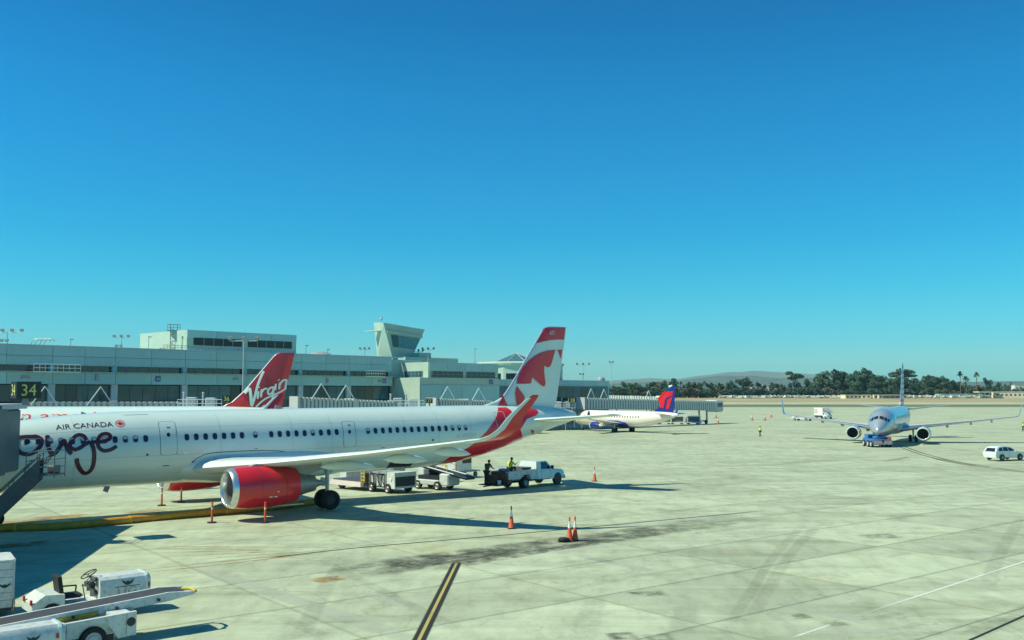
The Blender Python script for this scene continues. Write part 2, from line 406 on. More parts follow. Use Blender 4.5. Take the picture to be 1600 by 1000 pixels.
        b.lathe([(L+core_l*.35, R*.27), (L+core_l*.8, R*.24), (L+core_l*1.25, R*.05)], o, 'x', 24, True, True)
        b.build('exhaust_nozzle', steel, cw, 50)
        zt, xt0, xt1 = top
        b = MB(); y = o[1]; hw = .19
        pl = [(x+.9, z+R*.9), (x+1.6, z+R*1.08), (xt0, zt+.02), (xt1, zt-.08), (xt1, zt-.45), (x+L+.6, z+R*.42), (x+L-.3, z+R*.7)]
        b.prism(pl, y-hw, y+hw); b.build('pylon', grey_paint if cm is not navy else light_grey, cw, 30)
        return cw
    def gear(s, x, lat, zt, r=.57, tw=.42, gap=.92, side=-1, twin=True, name='landing_gear', gz=0.0):
        b = MB(); y = side*lat
        b.tube((x, y, zt), (x, y, r), .13, .10, 12); b.tube((x, y-gap/2, r+gz), (x, y+gap/2, r+gz), .09, .09, 10)
        b.tube((x, y, zt*.95), (x, y-side*.9, zt*.62+.3), .05, .05, 8); b.tube((x+.1, y, zt*.8), (x+.75, y, zt*.95), .045, .045, 8)
        b.box((x-.28, y, zt*.62), (.35, .05, .5), ry=.2)
        g = b.build(name, light_grey, s.root, 40)
        for e in (-1, 1):
            b = MB(); yy = y+e*gap/2
            b.lathe([(-tw/2, r*.55), (-tw/2, r*.86), (-tw*.36, r*.97), (0, r), (tw*.36, r*.97), (tw/2, r*.86), (tw/2, r*.55)], (x, yy, r+gz), 'y', 28)
            wv = b.build('tyre', rubber, g, 40)
            b = MB(); b.lathe([(-tw*.3, .02), (-tw*.35, r*.5), (-tw/2, r*.56), (tw/2, r*.56), (tw*.35, r*.5), (tw*.3, .02)], (x, yy, r+gz), 'y', 20); b.build('wheel_rim', dark_metal, g, 40)

# ---------------- the red and white narrow-body in front
A = Plane('narrow_body_airliner', 'large white airliner with red tail swoosh and big script lettering, parked closest, left foreground', -30.82, 47.33, radians(36.76), 0,
          [(0, 3.2, .02, .02), (.3, 3.2, .45, .45), (1, 3.3, .9, .85), (2, 3.5, 1.35, 1.3), (3.2, 3.68, 1.75, 1.65), (5, 3.56, 1.81, 1.86), (6.5, 3.64, 1.91, 1.93), (8, 3.71, 1.98, 1.96), (9.5, 3.765, 2.035, 1.97), (12, 3.8, 2.07, 1.975), (30, 3.8, 2.07, 1.975),
           (33, 3.9, 1.97, 1.93), (36, 4.15, 1.70, 1.72), (39, 4.52, 1.25, 1.38), (42, 4.83, .80, .88), (44, 4.95, .42, .42), (44.5, 4.97, .25, .22)], pitch=.006)
A.fuselage(plane_white)
random.seed(3)
ws = [9.877+.5334*i for i in range(-9, 5)]+[14.26+.5334*i for i in range(7)]+[18.27]+[19.25+.5334*i for i in range(9)]+[25.70+.5334*i for i in range(15)]
A.windows(ws, 4.40, blinds=[w for w in ws if w < 9.9 and w > 7.0 or random.random() < .22])
A.windows(ws[::1], 4.40, side=1, blinds=[])
A.door(12.78, 13.72, 3.44, 5.30, plane_white); A.door(23.95, 24.83, 3.44, 5.05, plane_white)
wb = MB()
# wing-body fairing
def belly(P, x0, x1, zmid, depth, wid, m, n=20):
    b = MB(); K = [0, .03, .08, .16, .28, .45, .65, .8, .9, .97, 1]; S = [0.02, .42, .68, .86, .97, 1, 1, .92, .75, .42, .02]
    for k, g in zip(K, S):
        pass
    b.loft([[(x0+(x1-x0)*k, wid*(.72+.28*g)*g*cos(2*pi*i/n), zmid+depth*g*sin(2*pi*i/n)) for i in range(n)] for k, g in zip(K, S)], True, True)
    return b.build('belly_fairing', m, P.root, 60)
belly(A, 12.6, 25.6, 2.75, 1.16, 2.28, plane_white, 36)
A.decal('fairing_seam', [stroke([A.px(*p) for p in ((298, 725), (310, 715), (330, 708), (370, 705), (420, 704), (465, 707))], .035)], line_dark, .014, mapped=True)
wsec = [(1.2, 14.2, 2.55, 7.6, .13), (1.98, 14.7, 2.62, 7.1, .13), (6.4, 17.3, 3.05, 4.5, .115), (11.5, 20.3, 3.68, 2.95, .105), (16.4, 23.3, 4.42, 1.65, .10)]
A.wing(wsec, light_grey, mat('slat_paint', (.60, .68, .64), .55, 0, .03), tip=[(16.9, 23.75, 4.50, 1.5, .25), (17.3, 24.15, 4.70, 1.36, .65), (17.55, 24.55, 5.05, 1.25, 1.05), (17.68, 25.0, 5.6, 1.05, 1.28), (17.82, 25.6, 6.15, .85, 1.32), (17.93, 26.15, 6.58, .6, 1.34), (17.95, 26.4, 6.72, .4, 1.34)], tipm=red_paint, tipedge=plane_white, skew=1.8)
A.fairings((3.6, 7.6, 11.4, 14.2), wsec, plane_white)
for sd in (-1, 1):
    e = A.engine(15.15, 5.755, 1.76, 1.17, 3.85, red_paint, top=(2.95, 17.2, 20.6), side=sd, flat=.04)
    b = MB(); b.box((18.6, sd*5.755-.0, .66), (2.0, .05, .05)); b.build('cowl_strip', plane_white, e)
    b = MB()
    for q in (-1, 0): b.box((17.5+q*.28, sd*(5.755+1.165*cos(radians(-24))), 1.76-.47), (.18, .02, .05), rx=0)
    b.box((17.6, sd*(5.755+1.168*cos(radians(-10))), 1.56), (.12, .02, .04)); b.build('placard', reflective, e)
    A.gear(21.97, 3.80, 2.6, side=sd, gz=0)
A.gear(5.07, 0, 2.2, r=.38, tw=.22, gap=.5, name='nose_gear', gz=.09)
finA = [(5.45, 35.0, 7.4, .05), (5.86, 36.0, 6.62, .06), (6.13, 36.95, 5.75, .075), (6.44, 37.65, 5.13, .085), (7.4, 38.45, 4.5, .09), (10.23, 40.52, 2.95, .09), (11.35, 41.36, 2.32, .09), (11.6, 41.62, 2.1, .085), (11.72, 42.15, 1.6, .07)]
fa = A.fin(finA, plane_white, alu, 3)
A.wing([(.3, 38.9, 4.66, 4.1, .09), (6.2, 42.3, 5.16, 1.5, .08)], plane_white, plane_white, name='tailplane', inc=.03)
# red fields of the fin, traced in the plane of the fin
def fin_y(z, x, secs):
    zz = [q[0] for q in secs]; le = pchip(zz, [q[1] for q in secs])(z); ch = pchip(zz, [q[2] for q in secs])(z); tc = pchip(zz, [q[3] for q in secs])(z)
    k = max(0.0, min(1.0, (x-le)/ch)); return thick(k, tc)*1.15*ch
def fin_decal(P, name, px_polys, secs, m, parent, off=.012, step=.35, ox=740, oy=480, sc=5.0, sides=(-1, 1), mapped=None):
    b = MB()
    for poly in px_polys:
        if mapped: vs, fs = poly
        else: vs, fs = fill_poly([P.plane_px(ox+x/sc, oy+y/sc, .12) for x, y in poly], step)
        for sd in sides: b.add([(x, sd*(fin_y(z, x, secs)+off), z) for x, z in vs], fs)
    return b.build(name, m, parent)
fin_decal(A, 'red_field', [
    [(492, 283), (508, 252), (528, 215), (546, 178), (556, 164), (572, 157), (724, 157), (714, 253), (660, 253), (600, 258), (540, 269)],
    [(333, 598), (343, 555), (360, 512), (382, 475), (410, 438), (445, 402), (485, 374), (530, 353), (580, 338), (642, 332), (628, 375), (614, 425), (602, 458), (590, 468), (572, 470), (558, 461), (549, 457),
     (548, 500), (553, 545), (560, 590), (556, 612), (546, 620), (530, 614), (490, 580), (451, 548), (446, 575), (441, 596), (400, 599)],
    [(658, 332), (698, 331), (689, 405)],
    [(333, 615), (360, 655), (386, 690), (391, 708), (385, 725), (370, 742), (372, 755), (388, 768), (352, 764), (334, 762), (324, 725), (320, 680), (325, 645)],
    [(236, 682), (243, 735), (262, 770), (220, 770), (182, 770), (205, 735)]], finA, red_paint, fa)
vs, fs = text_polys('471'); q0 = A.plane_px(858.5, 523.5, .12); q1 = A.plane_px(866, 517, .12)
fin_decal(A, 'fin_number', [([(q0[0]+x*(q1[0]-q0[0]), q0[1]+y*(q1[1]-q0[1])) for x, y in vs], fs)], finA, plane_white, fa, .02, sides=(-1,), mapped=True)
# red swoosh round the rear fuselage
hb = lambda st: -A.h(st)*pi/2
Lf = [A.px(*p) for p in ((777, 637), (778, 639), (777.4, 644), (774.6, 653.4), (763, 670.7), (744.6, 689.7), (732, 699), (705, 712), (678, 727))]
Rt = [A.px(*p) for p in ((816, 688), (816, 682), (813, 671), (823, 654.6), (836.8, 649.4), (841.4, 644), (838, 639.6), (831, 637.9), (820, 637.5), (811.4, 640), (808, 647), (804, 650.5), (798.7, 642), (791, 636.5))]
sweep = Lf+[(Lf[-1][0]-.5, hb(31)+.02), (Rt[0][0]+.3, hb(Rt[0][0])+.02)]+Rt
A.decal('red_swoosh', [sweep], red_paint, .014, .22, (-1, 1))
A.decal('red_leaf_lobe', [[A.px(*p) for p in ((828.5, 671), (835, 673), (831.6, 679.5))]], red_paint, .014, .25)
A.decal('door', [[A.px(*p) for p in ((770, 645), (784, 644), (789, 652), (792, 664), (791, 676), (779, 681), (776, 668), (773, 655))]], plane_white, .008, .25)
A.decal('door_outline', [stroke([A.px(*p) for p in ((770, 645), (784, 643.5), (789, 652), (792, 664), (790.5, 678))], .045), stroke([A.px(*p) for p in ((770, 645), (774, 655), (777.5, 668), (778, 682))], .035)], light_grey, .02, mapped=True)
b = MB()
A.decal('red_stripe', [[A.px(*p) for p in ((832.5, 679.5), (846, 674), (848, 675.5), (834, 682.5))]], red_paint, .014, .2); A.decal('red_stripe', [[A.px(*p) for p in ((853, 673.5), (874, 663.5), (875, 664.5), (856, 673.8))]], red_paint, .014, .2)
# script lettering "ouge" (its first letter is behind the jet bridge)
def zpx(pts): return [A.px(x/5, 630+y/5) for x, y in pts]
SCR = [([(130, 300), (150, 270), (200, 262), (240, 262), (285, 262), (322, 285), (322, 320), (300, 355), (250, 392), (195, 398), (150, 380), (130, 340), (130, 300)], .26),
       ([(370, 250), (372, 310), (388, 368), (412, 398), (445, 375), (475, 330), (497, 285)], .27), ([(497, 282), (515, 330), (535, 370), (560, 398)], .27),
       ([(675, 290), (655, 258), (615, 247), (578, 268), (550, 310), (548, 340), (580, 362), (620, 352), (665, 322), (705, 300)], .25),
       ([(703, 298), (728, 350), (736, 420), (722, 500), (690, 540), (655, 545), (622, 510), (603, 465), (600, 430)], .27),
       ([(768, 305), (820, 296), (858, 275), (856, 248), (825, 238), (788, 250), (765, 290), (770, 340), (805, 370), (855, 366), (890, 350), (912, 334)], .25)]
A.decal('script_lettering', [stroke(zpx(p), w*.80) for p, w in SCR], script_red, .022, mapped=True)
q0, q1 = A.px(87, 669), A.px(176, 661); A.text('lettering', 'AIR CANADA', q0[0], q1[0], 1.42, 1.78, script_red)
def leaf(cx, cy, r):
    p = [(0, 1), (.2, .62), (.42, .74), (.36, .25), (.62, .5), (.7, .32), (.98, .36), (.85, .02), (.98, -.08), (.5, -.48), (.55, -.64), (.06, -.56), (.06, -1)]
    p = p+[(-x, y) for x, y in reversed(p[:-0 or None]) if x > 0]
    return [(cx+x*r, cy+y*r) for x, y in p]
rc = ((A.px(188, 664)[0]), 1.62); A.decal('maple_leaf_emblem', [leaf(rc[0], rc[1], .17)], red_paint, .014, .3)
A.decal('emblem_ring', [stroke([(rc[0]+.23*cos(k*pi/8), rc[1]+.23*sin(k*pi/8)) for k in range(17)], .035, 2)], red_paint, .014, mapped=True)
q0, q1 = A.px(714, 684), A.px(743, 676); A.text('registration', 'C-FJQH', q0[0], q1[0], q0[1]-.12, q0[1]+.22, light_grey)
A.text('type_lettering', 'AIRBUS A321', q0[0]+.35, q1[0], q0[1]-.5, q0[1]-.35, script_red)
for x_, z_, d_ in ((10.5, 1.62, (.28, .03, .34)), (9.2, 5.80, (.26, .03, .12)), (20.5, 5.92, (.5, .05, .2))): b = MB(); b.box((x_, 0, z_), d_, ry=.4); b.build('antenna', grey_paint, A.root)
b = MB(); s0 = A.surf(12.1, -.28, .0); b.sphere(s0, .07, 8); b.build('drain_port', line_dark, A.root)

def ring_seam(P, name, xs, m, w=.014, t0=-2.6, t1=2.6, off=.009):
    P.decal(name, [stroke([(x, t0+(t1-t0)*i/14) for i in range(15)], w, 2) for x in xs], m, off, mapped=True)
seam_m = mat('panel_seam', (.36, .47, .45), .5)
ring_seam(A, 'fuselage_seam', (8.4, 16.2, 20.6, 23.2, 28.4, 31.0, 33.6), seam_m)
A.decal('lap_seam', [stroke([(6+2*i, t_) for i in range(14)], .013, 2) for t_ in (1.25, -.35, -1.5)], seam_m, .009, mapped=True)
[A.decal('stencil', [[(s_, t_), (s_+w_, t_), (s_+w_, t_+h_), (s_, t_+h_)]], line_dark, .012) for s_, t_, w_, h_ in ((11.1, 2.35, 1.3, .03), (13.0, -1.0, .35, .05), (14.6, -.9, .14, .14), (18.2, -.2, .2, .03), (26.6, -.5, .3, .03), (24.2, -.75, .4, .04), (30.4, -.2, .15, .12))]
b = MB(); b.loft([[(19.0+.02*k, -1.0, 0)] * 3 for k in range(2)]) if False else None
# ---------------- airliner with the red tail parked behind it
AF = [(0, 3.2, .02, .02), (.3, 3.2, .45, .45), (1, 3.3, .9, .85), (2, 3.5, 1.35, 1.3), (3.2, 3.68, 1.75, 1.65), (5, 3.78, 2.02, 1.93), (6.5, 3.8, 2.07, 1.975), (23.1, 3.8, 2.07, 1.975),
      (26.1, 3.9, 1.97, 1.93), (29, 4.15, 1.70, 1.72), (32, 4.52, 1.25, 1.38), (35, 4.83, .80, .88), (37, 4.95, .42, .42), (37.5, 4.97, .25, .22)]
V = Plane('narrow_body_airliner', 'white airliner whose dark red tail fin with white script rises behind the nearest airliner', -61.6, 106.0, radians(6), -.58, AF)
V.fuselage(plane_white)
V.windows([6.5+.533*i for i in range(40)], 4.4, joined=True)
w2 = [(y, le-4.3, z, c, t) for y, le, z, c, t in wsec]
V.wing(w2, light_grey, alu, tip=[(17.1, 20.1, 4.6, 1.1, .3)])
V.fairings((3.6, 7.6, 11.4), w2, plane_white)
for sd in (-1, 1):
    V.engine(10.9, 5.755, 1.76, 1.17, 3.85, red_paint, top=(2.95, 12.9, 16.3), side=sd); V.gear(17.71, 3.8, 2.6, side=sd)
V.gear(5.07, 0, 2.2, r=.38, tw=.22, gap=.5, name='nose_gear', gz=.09)
finV = [(5.2, 27.8, 7.75, .05), (5.75, 28.8, 6.8, .05), (6.3, 29.95, 5.8, .07), (7.6, 31.35, 4.65, .085), (9.6, 32.98, 3.4, .09), (10.84, 34.0, 2.65, .09), (11.6, 34.62, 2.2, .09), (11.85, 34.95, 1.95, .08), (11.95, 35.3, 1.6, .07)]
fv = V.fin(finV, deep_red, plane_white, 2)
V.wing([(.3, 31.6, 5.0, 4.3, .09), (6.2, 35.0, 5.6, 1.5, .08)], plane_white, alu, name='tailplane')
fin_decal(V, 'bright_red_rudder', [[(752, 374), (800, 368), (697, 795), (640, 795)], [(260, 795), (400, 690), (420, 720), (500, 795)]], finV, red_paint, fv, .012, ox=300)
VS = [([(412, 672), (430, 652), (452, 640), (462, 700), (467, 770)], 20), ([(468, 775), (492, 700), (515, 610), (545, 530), (562, 500)], 17), ([(521, 655), (514, 716)], 14), ([(546, 640), (540, 704)], 14), ([(546, 665), (565, 640), (590, 636)], 12),
      ([(636, 625), (610, 632), (594, 655), (603, 682), (626, 668), (638, 640)], 12), ([(640, 618), (632, 690), (625, 745), (592, 800)], 14), ([(656, 598), (650, 648)], 13), ([(686, 588), (681, 640)], 13), ([(684, 610), (705, 578), (738, 568), (734, 600), (728, 632)], 13),
      ([(738, 632), (690, 662), (630, 690), (570, 718), (515, 765), (500, 790), (530, 795), (570, 765)], 11), ([(676, 566), (680, 572)], 14), ([(522, 622), (525, 630)], 14)]
pv = []
for p, w in VS: pv.append(stroke([V.plane_px(300+x/5, 480+y/5, .15) for x, y in p], w/5*.085, 5))
fin_decal(V, 'script_lettering', pv, finV, plane_white, fv, .075, sides=(-1,), mapped=True)
t5 = V.t_of(10, 5.02); V.text('lettering', 'virgin america', 3.4, 18.1, t5-1.0, t5+.3, red_paint)

# ---------------- silver airliner facing the camera on the right, being pushed by the tug
F7 = [(0, 2.35, .02, .02), (.12, 2.36, .26, .25), (.35, 2.39, .46, .44), (.8, 2.5, .75, .72), (1.6, 2.74, 1.10, 1.05), (2.6, 3.0, 1.48, 1.35), (3.8, 3.2, 1.78, 1.6), (5.5, 3.3, 1.95, 1.8), (7.5, 3.33, 2.0, 1.88), (25, 3.33, 2.0, 1.88),
      (29, 3.55, 1.8, 1.75), (33, 3.95, 1.38, 1.35), (36.5, 4.45, .85, .75), (38.6, 4.75, .45, .38), (39.4, 4.9, .2, .16)]
B7 = Plane('silver_airliner', 'silver airliner facing the camera at right, nose against a striped tug', 49.7, 131.3, radians(62.7), -.72, F7)
B7.fuselage(silver_paint)
def cockpit(P, zs, m=glass_dark):
    for sd in (-1, 1):
        for (a0, a1, x0, x1) in zs:
            b = MB(); vs = []; n = 4
            for i in range(n+1):
                th = radians(a0+(a1-a0)*i/n)
                for k in range(3):
                    x = x0+(x1-x0)*k/2+.30*(1-abs(i/n)*1.0)*0; h, w = P.h(x), P.w(x)
                    vs.append((x, sd*(w+.012)*cos(th), P.zc(x)+(h+.012)*sin(th)))
            b.add(vs, [(i*3+k, i*3+k+1, (i+1)*3+k+1, (i+1)*3+k) for i in range(n) for k in range(2)]); b.build('cockpit_window', m, P.root)
cockpit(B7, [(58, 86, 1.72, 2.3), (36, 55, 1.85, 2.5), (22, 33, 2.25, 2.95)])
B7.windows([7+.508*i for i in range(50)], 3.95, joined=True)
for sd in (-1, 1): B7.door(4.6, 5.4, 2.75, 4.5, silver_paint, side=sd); B7.windows([7+.508*i for i in range(50)], 3.95, joined=True, side=1) if sd == 1 else None
belly(B7, 11, 23, 2.4, 1.15, 2.15, light_grey, 28)
w7 = [(1.2, 12.6, 2.1, 8.2, .13), (1.9, 13.2, 2.15, 7.6, .13), (5.8, 16.4, 2.62, 4.5, .115), (11.5, 19.6, 3.25, 2.9, .1), (16.9, 22.5, 3.9, 1.7, .1)]
B7.wing(w7, light_grey, alu, tip=[(17.2, 22.9, 3.97, 1.55, .4), (17.42, 23.4, 4.35, 1.35, 1.1), (17.6, 24.1, 5.2, 1.0, 1.36), (17.85, 24.9, 6.35, .6, 1.38)], tipm=silver_paint)
B7.fairings((3.6, 7.6, 10.8, 13.6), w7, light_grey)
for sd in (-1, 1):
    B7.engine(11.4, 4.83, 1.52, 1.05, 3.3, silver_paint, lipm=plane_white, top=(2.55, 13.2, 17), side=sd, flat=.08, innerm=dark_metal); B7.gear(19.6, 2.86, 2.2, r=.55, side=sd, gap=.86)
B7.gear(4.0, 0, 2.0, r=.34, tw=.2, gap=.45, name='nose_gear', gz=.1)
stripe = mat('tail_stripes', (.5, .55, .6), .35)
tt = stripe.node_tree; bs = tt.nodes['Principled BSDF']; tcn = tt.nodes.new('ShaderNodeTexCoord'); sp = tt.nodes.new('ShaderNodeSeparateXYZ'); mrn = tt.nodes.new('ShaderNodeMapRange'); cr = tt.nodes.new('ShaderNodeValToRGB')
tt.links.new(tcn.outputs['Object'], sp.inputs[0]); tt.links.new(sp.outputs['Z'], mrn.inputs[0]); mrn.inputs[1].default_value = 5; mrn.inputs[2].default_value = 12.6; tt.links.new(mrn.outputs[0], cr.inputs[0]); tt.links.new(cr.outputs[0], bs.inputs['Base Color'])
cr.color_ramp.interpolation = 'CONSTANT'; cols = [(.45, .05, .06), (.7, .72, .74), (.05, .16, .40)]
while len(cr.color_ramp.elements) < 16: cr.color_ramp.elements.new(.5)
for i, e in enumerate(cr.color_ramp.elements):
    e.position = i/16; c = (.62, .66, .70) if i % 2 else ((.06, .20, .46) if i > 4 else (.45, .06, .07)); e.color = (*c, 1)
fin7 = [(4.9, 28.5, 9.6, .04), (5.5, 31.2, 6.9, .05), (6.2, 33.2, 5.0, .08), (7.0, 33.9, 4.4, .09), (11.8, 37.0, 2.2, .09), (12.4, 37.5, 1.8, .08), (12.55, 37.9, 1.4, .06)]
B7.fin(fin7, stripe, alu, 2)
B7.wing([(.3, 33.8, 4.6, 4.2, .09), (7.1, 38.0, 5.4, 1.4, .08)], light_grey, alu, name='tailplane')

# ---------------- regional jet with blue and red tail
FE = [(0, 2.1, .02, .02), (.3, 2.12, .4, .36), (1, 2.3, .85, .78), (2.2, 2.65, 1.3, 1.2), (3.8, 2.85, 1.6, 1.45), (5.5, 2.92, 1.68, 1.5), (20.5, 2.92, 1.68, 1.5), (24, 3.15, 1.45, 1.35), (27.5, 3.5, 1.05, 1.0), (30.3, 3.85, .55, .5), (31.6, 4.0, .2, .18)]
E1 = Plane('regional_jet', 'small white jet with blue and red tail parked by the far jet bridge', 12.9, 199.0, radians(-52), G(190), FE, scale=.9)
E1.fuselage(mat('pale_fuselage', (.80, .72, .66), .3, 0, .03, coat=.4))
E1.windows([5+.8*i for i in range(22)], 3.35, joined=True); cockpit(E1, [(50, 84, 1.5, 2.1), (25, 46, 1.8, 2.6)])
belly(E1, 10, 19, 2.0, 1.0, 1.7, navy, 24)
we = [(1.0, 11.2, 1.9, 5.6, .12), (4.5, 13.8, 2.2, 3.3, .11), (12.4, 17.6, 3.1, 1.5, .1)]
E1.wing(we, light_grey, plane_white, tip=[(12.8, 18.0, 3.3, 1.2, .7), (13.1, 18.6, 4.0, .9, 1.2), (13.3, 19.1, 4.7, .5, 1.3)], tipm=navy)
for sd in (-1, 1): E1.engine(10.2, 4.2, 1.35, .82, 2.7, navy, lipm=plane_white, top=(2.0, 11.6, 14), side=sd, core_l=1.0); E1.gear(15.8, 2.6, 1.8, r=.48, tw=.3, gap=.7, side=sd)
E1.gear(2.6, 0, 1.8, r=.3, tw=.2, gap=.4, name='nose_gear', gz=.0)
finE = [(4.2, 23.6, 6.8, .05), (4.7, 25.0, 5.4, .06), (5.3, 26.1, 4.4, .08), (8.9, 28.6, 2.4, .09), (9.55, 29.2, 1.9, .08), (9.75, 29.6, 1.4, .07)]
fe = E1.fin(finE, navy)
fin_decal(E1, 'red_field', [[(1478, 662), (1558, 655), (1552, 690), (1502, 714), (1486, 790), (1458, 784), (1436, 712)], [(1552, 700), (1526, 795), (1504, 795), (1516, 722)]], finE, red_paint, fe, .02, .8)
fin_decal(E1, 'white_tip', [[(1518, 612), (1548, 606), (1546, 618), (1524, 628)]], finE, plane_white, fe, .02, .8)
E1.wing([(.3, 26.9, 3.9, 3.2, .09), (5.0, 29.6, 4.4, 1.3, .08)], plane_white, alu, name='tailplane')
# ------------------------------------------------------------------ ground
JA, JB = Vector((.788, .616, 0)), Vector((-.616, .788, 0)); PA, PB, OA, OB = 8.7, 4.83, 5.0, .16
def concrete(name, base, joints=True, rand=.10):
    m = bpy.data.materials.new(name); m.use_nodes = True; t = m.node_tree; N = t.nodes; L = t.links; b = N['Principled BSDF']; b.inputs['Roughness'].default_value = .8; b.inputs['Specular IOR Level'].default_value = .25
    geo = N.new('ShaderNodeNewGeometry')
    def noise(scale, detail, rough=.6, stretch=None, rot=0):
        n = N.new('ShaderNodeTexNoise'); n.inputs['Scale'].default_value = scale; n.inputs['Detail'].default_value = detail; n.inputs['Roughness'].default_value = rough
        mp = N.new('ShaderNodeMapping'); L.new(geo.outputs['Position'], mp.inputs[0]); L.new(mp.outputs[0], n.inputs['Vector'])
        if stretch: mp.inputs['Scale'].default_value = stretch
        mp.inputs['Rotation'].default_value = (0, 0, rot); return n.outputs['Fac']
    def ramp(f, stops):
        r = N.new('ShaderNodeValToRGB'); L.new(f, r.inputs[0])
        while len(r.color_ramp.elements) < len(stops): r.color_ramp.elements.new(.5)
        for e, (p, c) in zip(r.color_ramp.elements, stops): e.position = p; e.color = (*c, 1)
        return r.outputs[0]
    def mul(a, c, k=1.0):
        x = N.new('ShaderNodeMixRGB'); x.blend_type = 'MULTIPLY'; x.inputs[0].default_value = k; L.new(a, x.inputs[1]); L.new(c, x.inputs[2]); return x.outputs[0]
    g = lambda v: (v, v, v)
    out = ramp(noise(.09, 6, .62), [(.25, tuple(c*.80 for c in base)), (.5, base), (.78, tuple(min(.55, c*1.14) for c in base))])
    out = mul(out, ramp(noise(1.1, 8, .7, (1, .35, 1), -.55), [(.30, (.76, .76, .72)), (.5, g(.98)), (.72, (1.12, 1.13, 1.13))]))
    out = mul(out, ramp(noise(.35, 7, .7, (.25, 1.6, 1), .1), [(.34, (.76, .76, .74)), (.5, g(1))]))
    out = mul(out, ramp(noise(.55, 5, .6, (.18, 1.3, 1), .05), [(.56, g(1)), (.66, (1.13, 1.14, 1.15))]))
    out = mul(out, ramp(noise(14, 6, .75), [(.3, g(.90)), (.7, g(1.06))]))
    out = mul(out, ramp(noise(.22, 4, .5, (1, 1, 1), 1), [(.60, g(1)), (.74, (1.02, .93, .78))]), .7)   # rusty tint in places
    out = mul(out, ramp(noise(2.6, 9, .8), [(.60, g(1)), (.68, g(.80))]))
    out = mul(out, ramp(noise(.6, 9, .85, (1, .5, 1), 2), [(.62, g(1)), (.72, (.80, .81, .79))]))
    vo = N.new('ShaderNodeTexVoronoi'); vo.feature = 'DISTANCE_TO_EDGE'; vo.inputs['Scale'].default_value = .09; nz_ = N.new('ShaderNodeTexNoise'); nz_.inputs['Scale'].default_value = .5; nz_.inputs['Detail'].default_value = 8
    vm = N.new('ShaderNodeVectorMath'); vm.operation = 'MULTIPLY_ADD'; vm.inputs[1].default_value = (6, 6, 0); L.new(geo.outputs['Position'], nz_.inputs['Vector']); L.new(nz_.outputs['Color'], vm.inputs[0]); L.new(geo.outputs['Position'], vm.inputs[2]); L.new(vm.outputs[0], vo.inputs['Vector'])
    out = mul(out, ramp(vo.outputs['Distance'], [(.0, g(.62)), (.0035, g(.9)), (.007, g(1))]), .55)
    if rand:
        oi = N.new('ShaderNodeObjectInfo'); q = N.new('ShaderNodeMapRange'); q.inputs[3].default_value = 1-rand; q.inputs[4].default_value = 1+rand; L.new(oi.outputs['Random'], q.inputs[0]); out = mul(out, q.outputs[0])
    if joints:
        for ax, per, off in ((JA, PA, OA), (JB, PB, OB)):
            d = N.new('ShaderNodeVectorMath'); d.operation = 'DOT_PRODUCT'; d.inputs[1].default_value = ax; L.new(geo.outputs['Position'], d.inputs[0])
            s = N.new('ShaderNodeMath'); s.operation = 'SUBTRACT'; s.inputs[1].default_value = off; L.new(d.outputs['Value'], s.inputs[0])
            p = N.new('ShaderNodeMath'); p.operation = 'PINGPONG'; p.inputs[1].default_value = per/2; L.new(s.outputs[0], p.inputs[0])
            q = N.new('ShaderNodeMapRange'); q.inputs[1].default_value = .03; q.inputs[2].default_value = .16; q.inputs[3].default_value = .84; q.inputs[4].default_value = 1; L.new(p.outputs[0], q.inputs[0]); out = mul(out, q.outputs[0])
    L.new(out, b.inputs['Base Color'])
    bp = N.new('ShaderNodeBump'); bp.inputs['Strength'].default_value = .25; bp.inputs['Distance'].default_value = .01; L.new(noise(30, 5), bp.inputs['Height']); L.new(bp.outputs[0], b.inputs['Normal'])
    return m
CONC = (.425, .465, .325)
conc = concrete('apron_concrete', CONC)
conc_far = concrete('apron_concrete_far', CONC, True, 0)
def terrain_mat(name, c0, c1, scale, stretch=(1, 1, 1)):
    m = bpy.data.materials.new(name); m.use_nodes = True; t = m.node_tree; b = t.nodes['Principled BSDF']; b.inputs['Roughness'].default_value = .9; b.inputs['Specular IOR Level'].default_value = .1
    ge = t.nodes.new('ShaderNodeNewGeometry'); mp = t.nodes.new('ShaderNodeMapping'); mp.inputs['Scale'].default_value = stretch; n = t.nodes.new('ShaderNodeTexNoise'); n.inputs['Scale'].default_value = scale; n.inputs['Detail'].default_value = 9; n.inputs['Roughness'].default_value = .65
    r = t.nodes.new('ShaderNodeValToRGB'); r.color_ramp.elements[0].position = .35; r.color_ramp.elements[1].position = .65; r.color_ramp.elements[0].color = (*c0, 1); r.color_ramp.elements[1].color = (*c1, 1)
    t.links.new(ge.outputs['Position'], mp.inputs[0]); t.links.new(mp.outputs[0], n.inputs['Vector']); t.links.new(n.outputs['Fac'], r.inputs[0]); t.links.new(r.outputs[0], b.inputs['Base Color']); return m
dry = terrain_mat('dry_grass', (.30, .24, .13), (.42, .35, .21), .05, (.3, 2, 1))
green = terrain_mat('thin_grass', (.10, .13, .07), (.20, .21, .13), .05, (.3, 2, 1))
hill_m = terrain_mat('hill_scrub', (.06, .08, .08), (.13, .14, .13), .012)
far_m = terrain_mat('far_hill', (.12, .11, .08), (.18, .16, .12), .002)
land = terrain_mat('land', (.16, .15, .10), (.24, .21, .15), .01)
def sheet(name, rows, m, zf, X=lambda y: 900+y*1.5, n=1):
    b = MB()
    for i in range(len(rows)-1):
        y0, y1 = rows[i], rows[i+1]
        b.add([(-X(y0), y0, zf(y0)), (X(y0), y0, zf(y0)), (X(y1), y1, zf(y1)), (-X(y1), y1, zf(y1))], [(0, 1, 2, 3)])
    return b.build(name, m, kind='structure')
